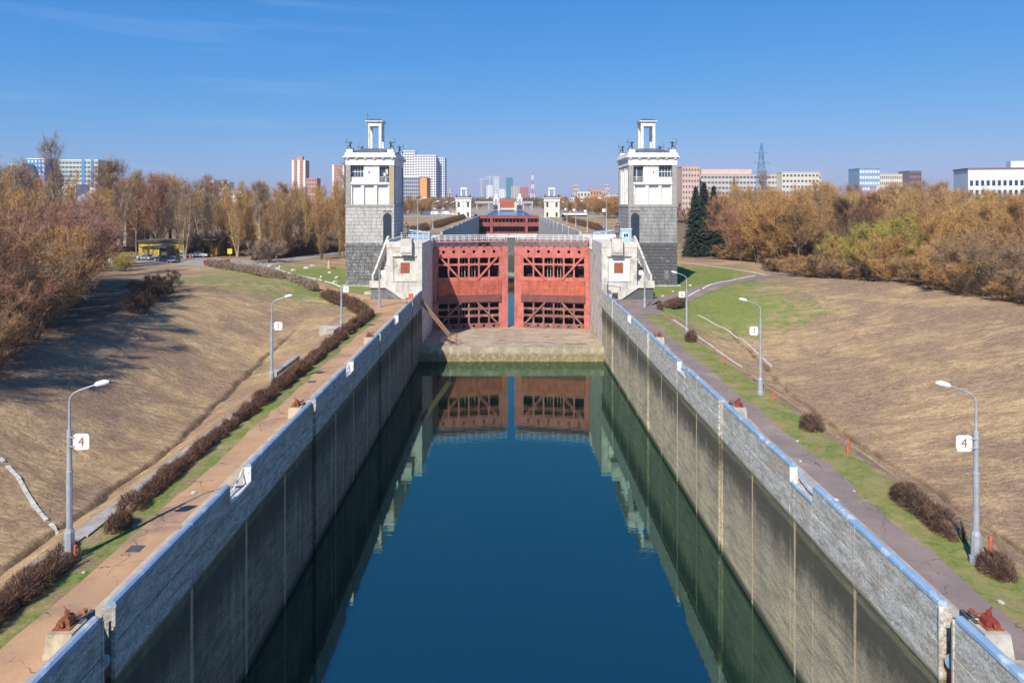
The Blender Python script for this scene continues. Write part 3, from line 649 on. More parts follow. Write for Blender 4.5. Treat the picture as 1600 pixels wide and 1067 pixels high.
# mooring winches on their concrete blocks
def winch(side, y, rusty, label, blabel):
    b = empty('winch_plinth', (X0 + side * 16.0, y, 0.03), blabel, 'concrete plinth', 'winch plinths on the lock walls')
    m = MB(side); m.prism([(-0.15, 0), (-1.25, 0), (-1.0, 0.85), (-0.15, 0.85)], 0, -0.28, 0.6)
    m.build('block', M['concrete'] if side > 0 else M['coping'], b)
    m = MB(side); m.prism([(-1.26, 0.0), (-3.2, 0.0), (-1.26, 0.14)], 0, 0.0, 0.8); m.build('ramp', M['asphalt_warm'] if side < 0 else M['coping_grey'], b)
    t = empty('mooring_winch', (X0 + side * 16.15, y - 0.55, 0.885), label, 'winch', 'mooring winches along the chamber')
    mt = M['rust'] if rusty else M['rust_red']
    MB(side).box(-0.38, 0.62, -0.45, 0.5, 0.003, 0.06).build('base_plate', M['rust'], t)
    m = MB(side); m.prism([(-0.25, 0.06), (0.42, 0.06), (0.42, 0.42), (0.2, 0.58), (-0.12, 0.62), (-0.25, 0.4)], 1, -0.22, 0.3); m.build('gear_housing', mt, t)
    m = MB(side); m.tube([(0.22, -0.24, 0.27), (0.22, -0.40, 0.27)], 0.20, 14); m.tube([(0.22, -0.40, 0.27), (0.22, -0.46, 0.27)], 0.07, 8); m.build('gear_wheel', mt, t)
    m = MB(side); m.tube([(0.1, 0.1, 0.62), (0.1, 0.1, 0.82)], [0.16, 0.13], 10); m.bar((-0.1, 0.05, 0.72), (0.42, 0.3, 0.9), 0.07); m.build('brake_drum', mt, t)
    m = MB(side); m.tube([(-0.15, 0.36, 0.35), (-0.5, 0.62, 0.42)], 0.13, 10); m.tube([(-0.5, 0.5, 0.42), (-0.5, 0.78, 0.42)], 0.17, 10); m.build('rope_sheave', M['rust'], t)
    MB(side).box(-0.3, 0.2, 0.52, 0.8, 0.003, 0.12).build('cover_plate', M['white_metal'], t)
    t.scale = (.62, .62, .62)
    f = empty('floating_bollard', (X0 + side * 15.02, y, -0.4), 'mooring float in the wall slot below the %s winch' % label.split(' winch')[0].replace('mooring', '').strip(), 'mooring float', 'floats in the chamber wall slots')
    m = MB(side); m.tube([(0.30, -0.02, -0.35), (0.22, -0.08, -0.35)], 0.3, 14); m.build('float_disc', M['steel_blue'], f)
    MB(side).box(0.26, 0.5, -0.28, 0.3, -2.4, -0.75).build('float_body', M['rust_red'], f)
    MB(side).box(0.3, 0.42, -0.1, 0.1, -0.05, 1.2).build('hanger', M['steel_dark'], f)
for i, y in enumerate([24.5, 50.5, 76.5]):
    wd = ['nearest', 'second', 'third'][i]
    winch(-1, y, True, 'rusty brown winch, %s on the left wall' % wd, 'tan concrete block under the %s winch of the left wall' % wd)
    winch(1, y, False, 'dark red winch, %s on the right wall' % wd, 'grey concrete block under the %s winch of the right wall' % wd)

# gutter of broken slabs beside the left hedge
gt = empty('kerb_gutter', (X0 - 20.9, 20, 0), 'cracked grey concrete gutter running behind the left hedge', 'gutter')
rng = np.random.default_rng(3)
y = 0.0
while y < 74:
    L = 1.3 + rng.random() * 0.5
    m = MB(); a, b = rng.normal(0, 0.03, 2)
    m.box(-0.38 + a, 0.40 + b, y + 0.02, y + L - 0.03, -0.25, 0.05 + rng.random() * 0.06); m.build('slab', M['coping_grey'] if rng.random() < .7 else M['concrete'], gt)
    y += L

# ------------------------------------------------------------------ gate sill (miter sill) in front of the gate
m = MB()
m.add([(X0 - 15.1, 111.4, -11.5), (X0 + 15.1, 111.4, -11.5), (X0 + 15.1, 111.4, -7.75), (X0 - 15.1, 111.4, -7.75), (X0 - 15.1, 136, -8.6), (X0 + 15.1, 136, -8.6), (X0 + 15.1, 136, -11.5), (X0 - 15.1, 136, -11.5)],
      [(0, 1, 2, 3), (3, 2, 5, 4), (4, 5, 6, 7)])
sill_mat, nt, bb = new_mat('sill_concrete', 0.85)
p = _pos(nt); sx = nt.nodes.new('ShaderNodeSeparateXYZ'); nt.links.new(p, sx.inputs[0])
col = _mixc(nt, _range(nt, _noise(nt, p, 0.35, 6, .7, .5), 0.38, 0.62), (0.40, 0.33, 0.24), (0.27, 0.22, 0.16))
col = _mixc(nt, _range(nt, _noise(nt, _map(nt, p, (1.2, 1.2, 0.1)), 1.4, 5, .7), 0.55, 0.68, 0, .8), col, (0.55, 0.50, 0.42))
low = _range(nt, _math(nt, 'ADD', sx.outputs['Z'], _math(nt, 'MULTIPLY', _noise(nt, p, 0.8, 5, .7), 1.0)), -8.6, -7.9, 1, 0)
col = _mixc(nt, _math(nt, 'MULTIPLY', low, _range(nt, _noise(nt, p, 1.5, 4), .3, .6, .4, 1)), col, (0.20, 0.15, 0.075))
col = _mixc(nt, _range(nt, _noise(nt, p, 0.9, 6, .8, 1.5), 0.56, 0.66, 0, .5), col, (0.62, 0.58, 0.5))
nt.links.new(col, bb.inputs['Base Color']); _bump(nt, bb, _noise(nt, p, 4, 5, .7), 0.5, 0.1)
tag(m.build('gate_sill', sill_mat), kind='structure')
for (xx, yy, a, b) in ((-8.5, 118, .5, .15), (-1, 118, .6, .15), (7.5, 118.2, .6, .12), (6.8, 121.5, .6, .12), (7.2, 115.6, .7, .12), (11.5, 114.3, 1.8, .16)):
    z = -7.75 - (yy - 111.4) * 0.85 / 24.6
    o = MB().box(xx - a, xx + a, yy - b, yy + b, z - 0.05, z + 0.07).build('floor_fitting', M['rust']); tag(o, 'small rusty fitting on the concrete floor before the red gate', 'metal fitting', 'rusty fittings on the sill floor')

# ------------------------------------------------------------------ stone facing helper
def facing(m, face, a0, a1, z0, z1, plane, course, bl, rnd, gap=0.025, depth=0.06, jitter=0.02, skip=None):
    """blocks on a wall face. face 'y': wall in XZ at y=plane looking to -y; 'x+': at x=plane looking to +x; 'x-' looking to -x"""
    z = z0; row = 0
    nrow = max(1, round((z1 - z0) / course)); ch = (z1 - z0) / nrow
    for r_ in range(nrow):
        zz = z0 + r_ * ch
        xx = a0; first = True
        while xx < a1 - 0.01:
            L = bl * (0.7 + 0.6 * rnd.random()) * (0.5 if first and r_ % 2 else 1); first = False
            if a1 - xx - L < bl * 0.4: L = a1 - xx
            u0, u1 = xx + gap / 2, xx + L - gap / 2; v0, v1 = zz + gap / 2, zz + ch - gap / 2
            xx += L
            if skip and any(u1 > s_[0] and u0 < s_[1] and v1 > s_[2] and v0 < s_[3] for s_ in skip):
                # clip against opening: keep the piece outside
                done = False
                for s_ in skip:
                    if u0 < s_[0] < u1 and not (v0 >= s_[3] or v1 <= s_[2]): u1 = s_[0]; done = True
                    elif u0 < s_[1] < u1 and not (v0 >= s_[3] or v1 <= s_[2]): u0 = s_[1]; done = True
                if not done: continue
                if u1 - u0 < 0.05: continue
            d = depth + jitter * rnd.random(); b = 0.02
            if face == 'y':
                m.add([(u0, plane, v0), (u1, plane, v0), (u1, plane, v1), (u0, plane, v1), (u0 + b, plane - d, v0 + b), (u1 - b, plane - d, v0 + b), (u1 - b, plane - d, v1 - b), (u0 + b, plane - d, v1 - b)],
                      [(4, 5, 6, 7), (0, 1, 5, 4), (1, 2, 6, 5), (2, 3, 7, 6), (3, 0, 4, 7)])
            else:
                q = 1 if face == 'x+' else -1
                m.add([(plane, u0, v0), (plane, u1, v0), (plane, u1, v1), (plane, u0, v1), (plane + q * d, u0 + b, v0 + b), (plane + q * d, u1 - b, v0 + b), (plane + q * d, u1 - b, v1 - b), (plane + q * d, u0 + b, v1 - b)],
                      [(4, 5, 6, 7), (0, 1, 5, 4), (1, 2, 6, 5), (2, 3, 7, 6), (3, 0, 4, 7)])

# ------------------------------------------------------------------ skinned figures
def figure(name, joints, bones, mat, parent=None, sub=1):
    """one continuous body grown over a skeleton: joints {name:(x,y,z,r)}"""
    ks = list(joints); me = bpy.data.meshes.new(name)
    me.from_pydata([joints[k][:3] for k in ks], [(ks.index(a), ks.index(b)) for a, b in bones], [])
    o = bpy.data.objects.new(name, me); COL.objects.link(o)
    md = o.modifiers.new('skin', 'SKIN')
    sv = me.skin_vertices if len(me.skin_vertices) else None
    if not len(me.skin_vertices):
        bm = bmesh.new(); bm.from_mesh(me); lay = bm.verts.layers.skin.verify(); bm.to_mesh(me); bm.free()
    for i, k in enumerate(ks):
        r = joints[k][3]; me.skin_vertices[0].data[i].radius = (r, r)
        me.skin_vertices[0].data[i].use_root = (k == 'pelvis')
    s2 = o.modifiers.new('sub', 'SUBSURF'); s2.levels = sub; s2.render_levels = sub
    dg = bpy.context.evaluated_depsgraph_get(); dg.update()
    me2 = bpy.data.meshes.new_from_object(o.evaluated_get(dg)); me2.name = name
    o.modifiers.clear(); o.data = me2; me2.materials.clear(); me2.materials.append(mat); me2.shade_smooth()
    if parent is not None: o.parent = parent
    return o
STAND = dict(pelvis=(0, 0, .93, .15), waist=(0, 0, 1.08, .13), chest=(0, .0, 1.32, .17), neck=(0, 0, 1.5, .065), head=(0, -.02, 1.63, .10), top=(0, -.02, 1.74, .07),
             shl=(-.19, 0, 1.42, .08), ell=(-.27, .02, 1.14, .05), wrl=(-.24, -.1, .9, .04), hal=(-.22, -.14, .82, .045),
             shr=(.19, 0, 1.42, .08), elr=(.29, .03, 1.15, .05), wrr=(.22, -.12, .95, .04), har=(.18, -.17, .9, .045),
             hil=(-.1, 0, .85, .11), knl=(-.13, -.03, .48, .075), anl=(-.13, .02, .09, .05), tol=(-.13, -.15, .04, .045),
             hir=(.1, 0, .85, .11), knr=(.13, -.03, .48, .075), anr=(.14, .02, .09, .05), tor=(.15, -.15, .04, .045))
BONES = [('pelvis', 'waist'), ('waist', 'chest'), ('chest', 'neck'), ('neck', 'head'), ('head', 'top'), ('chest', 'shl'), ('shl', 'ell'), ('ell', 'wrl'), ('wrl', 'hal'),
         ('chest', 'shr'), ('shr', 'elr'), ('elr', 'wrr'), ('wrr', 'har'), ('pelvis', 'hil'), ('hil', 'knl'), ('knl', 'anl'), ('anl', 'tol'), ('pelvis', 'hir'), ('hir', 'knr'), ('knr', 'anr'), ('anr', 'tor')]
KNEEL = dict(STAND); KNEEL.update(pelvis=(0, 0, .55, .15), waist=(0, 0, .72, .13), chest=(0, 0, .98, .17), neck=(0, 0, 1.17, .065), head=(0.02, 0, 1.3, .10), top=(.02, 0, 1.4, .07),
             shl=(-.17, 0, 1.08, .08), ell=(-.42, 0, 1.12, .05), wrl=(-.66, 0, 1.22, .04), hal=(-.74, 0, 1.25, .045),
             shr=(.17, 0, 1.08, .08), elr=(.44, 0, 1.15, .05), wrr=(.22, -.02, 1.2, .04), har=(.14, -.03, 1.2, .045),
             hil=(-.1, 0, .5, .11), knl=(-.42, 0, .55, .08), anl=(-.42, 0, .09, .05), tol=(-.56, 0, .04, .05),
             hir=(.1, 0, .48, .11), knr=(.12, 0, .08, .08), anr=(.5, 0, .08, .05), tor=(.62, 0, .05, .045))
ARCH = None
def archer(loc, rz, label, scale=1.12):
    global ARCH
    if ARCH is None:
        t = empty('archer_statue', loc, label, 'statue', 'kneeling archers on the tower roofs')
        figure('body', KNEEL, BONES, M['bronze_dark'], t)
        m = MB(); pts = [(-0.74 + 0.22 * (k / 5.0) ** 2, 0, 1.25 + 0.62 * k / 5.0) for k in range(-5, 6)]
        m.tube(pts, 0.03, 5); m.build('bow', M['bronze_dark'], t); ARCH = t
        MB().box(-.7, .7, -.3, .3, -.02, .05).build('base', M['bronze_dark'], t)
    else: t = copy_tree(ARCH)
    t.location = loc; t.rotation_euler = (0, 0, rz); t.scale = (scale,) * 3; t['label'] = label
    return t

# ------------------------------------------------------------------ towers
def arch_poly(c, w, z0, z1, n=10):
    r = w / 2; return [(c - r, z0), (c + r, z0)] + [(c + r * math.cos(math.pi * k / n), z1 - r + r * math.sin(math.pi * k / n)) for k in range(n + 1)]
def tower(side):
    nm = 'left' if side < 0 else 'right'
    t = empty('lock_tower', (X0 + side * 26.95, 130, 0), '%s of the two tall square lock towers, pale upper storey on %s stone base' % (nm, 'blue-grey' if side < 0 else 'blackish'), 'tower', 'tall lock towers beside the red gate')
    # local: x outward (0 = centre), y 0 = front, depth 12
    W = 4.65; D = 12.0; rnd = random.Random(5 + side)
    s = side
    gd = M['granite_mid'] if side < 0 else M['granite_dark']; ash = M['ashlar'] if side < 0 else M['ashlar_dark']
    # core of base with recessed joints, facing blocks joined as one part
    MB(s).box(-W + .08, W - .08, 0.08, D - .08, -1.0, 7.55).build('base_core', M['joint'], t)
    m = MB(s); facing(m, 'y', -W, W, 0, 7.5, 0.08, 0.62, 0.95, rnd, 0.035, 0.08, 0.05, skip=[(2.2 if s > 0 else 9, 3.0, 1.6, 2.6)])
    facing(m, 'x-', 0, D, 0, 7.5, -W + .08, 0.62, 0.95, rnd, 0.035, 0.08, 0.05); facing(m, 'x+', 0, D, 0, 7.5, W - .08, 0.62, 0.95, rnd, 0.035, 0.08, 0.05)
    m.build('granite_blocks', gd, t, stuff=True)
    if s > 0: MB(s).box(-2.45, -1.75, -0.02, 0.05, 1.75, 2.6).build('vent_window', M['dark'], t)
    MB(s).box(-W - .1, W + .1, -0.1, D + .1, 7.55, 8.15).build('plinth_course', gd, t)
    # ashlar stage
    MB(s).box(-W + .12, W - .12, 0.12, D - .12, 8.15, 15.2).build('shaft_core', M['joint'], t)
    dx = -3.35                                           # arched door near the inner corner
    m = MB(s); facing(m, 'y', -W + .04, W - .04, 8.15, 15.0, 0.12, 0.72, 1.35, rnd, 0.02, 0.08, 0.012, skip=[(dx - .8, dx + .8, 8.1, 13.9)])
    facing(m, 'x-', 0.04, D - .04, 8.15, 15.0, -W + .12, 0.72, 1.35, rnd, 0.02, 0.08, 0.012); facing(m, 'x+', 0.04, D - .04, 8.15, 15.0, W - .12, 0.72, 1.35, rnd, 0.02, 0.08, 0.012)
    m.build('ashlar_blocks', ash, t, stuff=True)
    # door surround with arch cut: spandrel
    r = 0.78; n = 10; zc = 13.9 - r
    m = MB(s)
    vv = [(dx - .8, 0.02, 13.95), (dx + .8, 0.02, 13.95)] + [(dx + r * math.cos(math.pi * k / n), 0.02, zc + r * math.sin(math.pi * k / n)) for k in range(n + 1)]
    m.add(vv, [(1, 0) + (2 + n // 2,)] + [(1, 2 + k + 1, 2 + k) for k in range(n // 2)] + [(0, 2 + k + 1, 2 + k) for k in range(n // 2, n)])
    m.build('arch_spandrel', ash, t)
    MB(s).prism(arch_poly(dx, 1.56, 8.16, 13.9), 1, 0.06, 0.115).build('door', M['door_dark'], t)
    MB(s).box(-W - .06, W + .06, -0.06, D + .06, 15.0, 15.5).build('string_course', M['pilaster_grey'], t)
    # upper storey
    zt = 23.0
    MB(s).box(-W + .55, W - .55, 1.0, D - .7, 15.5, zt).build('upper_core', M['white_plaster'], t)
    mi = M['tan_stone'] if side < 0 else M['pilaster_grey']
    for (xa, xb, ya, yb, mm) in ((-W + .05, -W + .98, 0.05, 1.0, mi), (W - .95, W - .05, 0.05, 1.0, M['pilaster_grey']), (-W + .05, -W + .98, D - 1.0, D - .05, M['pilaster_grey']), (W - .95, W - .05, D - 1, D - .05, M['pilaster_grey'])):
        MB(s).box(xa, xb, ya, yb, 15.5, zt).build('corner_pier', mm, t)
    # lower bays: white panels set back between pilasters
    x0, x1 = -W + .98, W - .95
    MB(s).box(x0, x1, 0.62, 1.0, 15.5, 19.3).build('bay_wall', M['white_plaster'], t)
    k = 0
    for cx in (x0 + .13, x0 + 2.62, x0 + 5.1, x1 - .13):
        MB(s).box(cx - (.13 if k in (0, 3) else .3), cx + (.13 if k in (0, 3) else .3), 0.2, 0.62, 15.5, 19.3).build('bay_pilaster', M['white_plaster'], t); k += 1
    for cx in (x0 + 1.3, x0 + 3.86, x1 - 1.25):
        MB(s).box(cx - .98, cx + .98, 0.56, 0.615, 18.6, 19.28).build('bay_shade_strip', M['b_paleblue'], t)  # bluish strip paints the ledge's shadow at the top of each bay
    MB(s).box(x0, x1, 0.0, 1.0, 19.3, 19.72).build('balcony_floor', M['white_plaster'], t)
    # balcony level
    MB(s).box(-1.75, 1.2, 0.35, 1.0, 19.72, zt).build('balcony_wall', M['white_plaster'], t)
    MB(s).box(1.2, x1, 0.45, 0.55, 19.72, 20.75).build('parapet', M['white_plaster'], t)
    MB(s).box(1.2, x1, 0.9, 0.98, 20.7, zt).build('balcony_window', M['glass'], t)
    for j in range(5):
        xx = 1.35 + j * 0.55; MB(s).box(xx - .04, xx + .04, 0.82, 0.895, 20.8, zt).build('mullion', M['white_metal'], t)
    MB(s).box(1.2, x1, 0.8, 0.894, 21.7, 21.82).build('transom', M['white_metal'], t)
    MB(s).box(x0, -1.75, 0.9, 0.98, 19.8, zt - .3).build('balcony_door', M['glass'], t)
    MB(s).box(x0 + .7, x0 + .8, 0.8, 0.895, 19.8, zt - .3).build('door_frame', M['white_metal'], t)
    m = MB(s)
    for j in range(9): m.bar((x0 + j * 0.24, 0.12, 19.72), (x0 + j * 0.24, 0.12, 20.75), 0.04)
    m.bar((x0, 0.12, 20.75), (-1.75, 0.12, 20.75), 0.06); m.build('balustrade', M['white_metal'], t)
    if side < 0:
        m = MB(s); m.tube([(x0 + .35, 0.0, 21.2), (x0 + .35, 0.0, 22.2)], 0.16, 8); m.tube([(x0 + .8, -.1, 20.9), (x0 + .8, -.1, 21.5)], 0.25, 8); m.build('loudspeaker', M['white_metal'], t)
    MB(s).box(0.1, 0.3, 0.24, 0.345, 21.5, 21.8).build('wall_lamp', M['steel_dark'], t)
    # inner and outer side faces: tall windows between pilasters
    for q in (-1, 1):
        for (ya, yb) in ((1.0, 1.5), (3.0, 3.6), (5.0, 5.7), (7.3, 7.9), (9.6, 10.2)):
            xa = q * (W - .55); xb = q * (W - .15)
            MB(s).box(min(xa, xb), max(xa, xb), ya + .01, yb, 15.5, zt).build('side_pilaster', M['white_plaster'], t)
        for (ya, yb) in ((1.8, 2.7), (3.9, 4.7), (6.0, 7.0), (8.2, 9.3)):
            for (za, zb) in ((16.2, 18.9), (20.0, 22.4)):
                xa = q * (W - .52); xb = q * (W - .45)
                MB(s).box(min(xa, xb), max(xa, xb), ya, yb, za, zb).build('side_window', M['glass'], t)
    # entablature and cornice
    MB(s).box(-W - .0, W + .0, 0.0, D, zt, 24.45).build('entablature', M['white_plaster'], t)
    j = 0
    for xx in np.linspace(-W + .4, W - .4, 6):
        MB(s).box(xx - .2, xx + .2, -0.3, 0.0, 24.15, 24.45).build('bracket', M['white_plaster'], t)
    for q in (-1, 1):
        for yy in np.linspace(.5, D - .5, 7):
            a, b = sorted((q * W, q * (W + .3))); MB(s).box(a, b, yy - .2, yy + .2, 24.15, 24.45).build('bracket', M['white_plaster'], t)
    MB(s).box(-W - .42, W + .42, -.42, D + .42, 24.45, 24.72).build('cornice', M['white_plaster'], t)
    MB(s).box(-W - .1, W + .1, -.1, D + .1, 24.72, 25.35).build('attic', M['white_plaster'], t)
    m = MB(s); a = -W + .1; b = W - .1
    m.add([(a, .1, 25.35), (b, .1, 25.35), (b, D - .1, 25.35), (a, D - .1, 25.35), (-1.7, 4.2, 26.5), (1.7, 4.2, 26.5), (1.7, 7.8, 26.5), (-1.7, 7.8, 26.5)], [(0, 1, 5, 4), (1, 2, 6, 5), (2, 3, 7, 6), (3, 0, 4, 7), (4, 5, 6, 7)])
    m.build('roof', M['roof_blue'], t)
    for (xx, yy) in ((-W + .75, .75), (W - .75, .75), (-W + .75, D - .75), (W - .75, D - .75)):
        MB(s).box(xx - .6, xx + .6, yy - .5, yy + .5, 25.3, 26.05).build('pedestal', M['white_plaster'], t)
    # lantern
    for (xx, yy) in ((-1.15, 4.6), (1.15, 4.6), (-1.15, 7.4), (1.15, 7.4)):
        MB(s).box(xx - .25, xx + .25, yy - .25, yy + .25, 26.3, 30.9).build('lantern_column', M['white_plaster'], t)
    m = MB(s); m.bar((-.9, 4.6, 27.2), (.9, 4.6, 27.2), .05); m.bar((-.9, 4.6, 26.9), (.9, 4.6, 26.9), .05); m.build('lantern_rail', M['lamp_grey'], t)
    MB(s).box(-1.42, 1.42, 4.33, 7.67, 30.9, 31.75).build('lantern_beam', M['white_plaster'], t)
    MB(s).box(-1.75, 1.75, 4.0, 8.0, 31.75, 31.98).build('lantern_cornice', M['white_plaster'], t)
    m = MB(s); m.add([(-1.8, 3.95, 31.98), (1.8, 3.95, 31.98), (1.8, 8.05, 31.98), (-1.8, 8.05, 31.98), (-.9, 5.2, 32.45), (.9, 5.2, 32.45), (.9, 6.8, 32.45), (-.9, 6.8, 32.45)], [(0, 1, 5, 4), (1, 2, 6, 5), (2, 3, 7, 6), (3, 0, 4, 7), (4, 5, 6, 7), (0, 3, 2, 1)])
    m.build('lantern_roof', M['roof_blue'], t)
    if side < 0:
        m = MB(s); m.tube([(1.3, 4.2, 26.5), (1.3, 4.2, 33.6)], 0.04, 5); m.bar((.9, 4.2, 33.0), (1.6, 4.2, 33.0), .05); m.build('antenna', M['steel_dark'], t)
    MB(s).box(-W - .15, W + .6, -.6, D + .4, -.2, .12).build('footing', M['pale_concrete'], t)
    cor = ['front inner', 'front outer', 'back inner', 'back outer']
    for i, (xx, yy) in enumerate(((-W + .75, .75), (W - .75, .75), (-W + .75, D - .75), (W - .75, D - .75))):
        archer((X0 + s * (26.95 + xx), 130 + yy, 26.08), 0 if (xx * s < 0) == (i != 9) else math.pi, 'dark bronze kneeling archer on the %s roof corner of the %s lock tower' % (cor[i], nm))
    return t
tower(-1); tower(1)

# ------------------------------------------------------------------ piers with statues, stairs
def pier(side):
    nm = 'left' if side < 0 else 'right'; s = side
    t = empty('gate_pier', (X0, 114, 0), '%s pale concrete pier holding the red gate, square red plaque on its face' % nm, 'pier', 'concrete piers of the red gate')
    pc = M['pale_concrete']
    MB(s).box(15.04, 20.8, 0.3, 36, -12, 9.0).build('pier_body', pc, t)
    # front face slabs round the recessed frame
    for (a, b, c, d) in ((15.0, 20.9, 0, 2.7), (15.0, 16.15, 2.72, 7.0), (19.75, 20.9, 2.72, 7.0), (15.0, 20.9, 7.02, 8.3)):
        MB(s).box(a, b, 0, 0.3, c, d).build('face_slab', pc, t)
    MB(s).box(14.98, 20.95, -.05, 0.3, 8.32, 9.3).build('top_slab', pc, t)
    MB(s).box(15.9, 20.0, -0.16, 0.0, 6.85, 7.06).build('frame_moulding', pc, t)
    MB(s).box(15.9, 20.0, -0.1, 0.0, 2.62, 2.75).build('frame_ledge', pc, t)
    MB(s).box(16.17, 19.73, 0.18, 0.295, 2.73, 6.99).build('frame_panel', M['white_plaster'] if s > 0 else pc, t)
    MB(s).box(17.1, 18.6, 0.10, 0.178, 4.1, 5.8).build('plaque', M['plaque'], t)
    MB(s).box(16.6, 18.4, -1.0, 1.2, 7.5, 9.85).build('statue_plinth', pc, t)
    MB(s).box(16.55, 18.45, -0.85, 0.0, 7.12, 7.48).build('plinth_corbel', pc, t)
    MB(s).box(20.6, 20.9, 0.31, 16, 9.0, 9.6).build('side_parapet', pc, t)
    # wall fittings toward the gate
    for j in range(3): MB(s).box(14.8, 15.03, 13.2 + j * 1.1, 13.5 + j * 1.1, 7.2, 9.3).build('fender_post', pc, t)
    # stairs: lower flight across the front, then the long flight back to the tower door
    st = empty('stair', (X0, 112, 0), 'concrete stair climbing between the %s pier and the %s tower' % (nm, nm), 'stairs', 'stairs to the lock towers')
    m = MB(s); m.prism([(17.4, 0), (23.1, 0), (23.1, 2.0), (20.6, 2.0), (17.9, 0.15)], 1, -0.6, 1.6); m.build('stair_base', M['granite_dark'] if s > 0 else M['granite_mid'], st)
    m = MB(s); m.prism([(17.3, 0.1), (17.9, 0.1), (20.6, 1.95), (23.2, 1.95), (23.2, 3.1), (20.5, 3.1), (20.5, 2.4), (18.9, 2.4), (18.9, 1.3), (17.3, 1.3)], 1, -0.85, -0.62); m.build('stair_parapet', pc, st)
    m = MB(s); m.prism([(1.6, 0), (3.2, 2.05), (17.8, 7.9), (17.8, 0)], 0, 20.95, 23.0); m.build('stair_body', M['concrete'], st)
    pr = None
    for k in range(14):
        if pr is None: pr = MB(s).box(20.96, 23.0, 0, 1.02, -0.25, 0.13).build('step', M['pale_concrete'], st); pr.location = (0, 3.2, 2.3)
        else: child_copy(pr, (0, 3.2 + k * 1.03, 2.3 + k * 0.42), st)
    m = MB(s); m.prism([(1.6, 0), (17.9, 0), (17.9, 9.3), (16.5, 9.6), (14.6, 9.0), (3.2, 4.2), (1.6, 3.8)], 0, 23.0, 23.35); m.build('outer_parapet', pc, st)
    m = MB(s); m.prism([(3.2, 3.0), (8, 5.0), (8, 7.0), (3.2, 5.8)], 0, 20.95, 21.25); m.build('inner_parapet', pc, st)
    return t
pier(-1); pier(1)
# statues on the plinths
for s_, lab, mt in ((-1, 'weathered bronze man in a coat standing on the left pier', 'bronze_light'), (1, 'dark bronze figure shouldering a rifle on the right pier', 'stone_fig')):
    t = empty('pier_statue', (X0 + s_ * 17.6, 113.7, 9.86), lab, 'statue', 'standing statues on the gate piers')
    J = dict(STAND)
    if s_ > 0: J.update(ell=(-.3, -.12, 1.2, .05), wrl=(-.16, -.26, 1.35, .04), hal=(-.1, -.28, 1.4, .045))
    figure('body', J, BONES, M[mt], t)
    m = MB(); m.lathe([(0.33, .62), (0.27, .9), (0.22, 1.12), (0.26, 1.36), (0.16, 1.48)], 10)
    m.build('coat', M[mt], t)
    if s_ > 0: MB().bar((-.1, -.3, .9), (-.2, .1, 1.95), .05).build('rifle', M[mt], t)
    MB().box(-.4, .4, -.35, .35, -.0, .08).build('base', M[mt], t)
    t.scale = (1.6,) * 3
# pale blue kiosk on the right pier
t = empty('kiosk', (X0 + 19.9, 120, 9.02), 'small light blue control booth on top of the right pier', 'booth')
MB().box(-1.0, 1.0, -.9, .9, 0, 2.1).build('booth_wall', M['b_paleblue'] if False else simple('booth_blue', (0.28, 0.5, 0.68), (0.24, 0.44, 0.6), 2), t)
MB().box(-1.1, 1.1, -1.0, 1.0, 2.1, 2.25).build('roof', M['white_metal'], t)
f = MB().box(-.55, .5, -.95, -.9, .7, 1.6).build('window', M['white_metal'], t)
MB().box(-.35, .0, -.98, -.951, .85, 1.4).build('pane', M['dark'], f)
MB().box(.08, .4, -.98, -.951, .85, 1.4).build('pane', M['dark'], f)
# railing frame and box at foot of right pier
t = empty('steel_frame', (X0 + 17.0, 112.2, 0.05), 'dark steel handling frame at the foot of the right pier', 'steel frame')
m = MB()
for a, b in (((-1.2, 0, 0), (-1.2, 0, 3.0)), ((-1.2, 0, 2.2), (.8, -.4, 1.9)), ((.8, -.4, 1.9), (.8, -.4, 0)), ((-1.2, 0, 1.2), (.8, -.4, .2)), ((-1.2, .8, 0), (-1.2, .8, 2.2)), ((-1.2, .0, 2.2), (-1.2, .8, 2.2))): m.bar(a, b, .09)
m.build('frame', M['steel_dark'], t)
MB().box(-.4, .5, 0, .6, 0, .9).build('box', M['steel_dark'], t)
MB().lathe([(.25, .0), (.3, .4), (.2, .8)], 10, (-.8, -.2)).build('drum', M['b_pink'], t)
t = MB().box(X0 - 16.9, X0 - 16.2, 111.5, 112.1, 0.04, 0.9).build('red_box', M['orange_paint']); tag(t, 'small red-orange box standing at the foot of the left pier', 'box')
# gangway beam and its frame on the sill
t = empty('gangway', (0, 0, 0), 'rusty gangway beam sloping from the left wall down to the sill', 'gangway')
m = MB(); a = Vector((-14.25, 112.0, -0.2)); b = Vector((-9.6, 113.6, -6.3)); 
m.bar(a + Vector((-.25, 0, 0)), b + Vector((-.25, 0, 0)), .16, .3); m.bar(a + Vector((.25, 0, 0)), b + Vector((.25, 0, 0)), .16, .3); m.build('beam', M['wood_beam'], t)
for k in range(14):
    p = a.lerp(b, (k + .5) / 14); MB().bar(p + Vector((-.3, 0, .12)), p + Vector((.3, 0, .12)), .1).build('tread', M['coping'], t)
t = empty('ladder_frame', (-9.0, 113.4, -7.78), 'rusty steel frame standing on the sill at the end of the gangway', 'steel frame')
m = MB()
for xx in (-.6, .6):
    for yy in (-.4, .4): m.bar((xx, yy, 0), (xx, yy, 2.0), .08)
    m.bar((xx, -.4, 1.9), (xx, .4, 1.9), .07)
for zz in (.5, 1.0, 1.5, 1.9): m.bar((.2, -.4, zz), (.6, -.4, zz), .06); m.bar((-.6, .4, zz), (.6, .4, zz), .06)
m.bar((-.6, -.4, 1.5), (-2.4, -.4, 0.9), .08); m.bar((-2.4, -.4, .9), (.6, -.4, .05), .08)
m.build('frame', M['rust'], t)

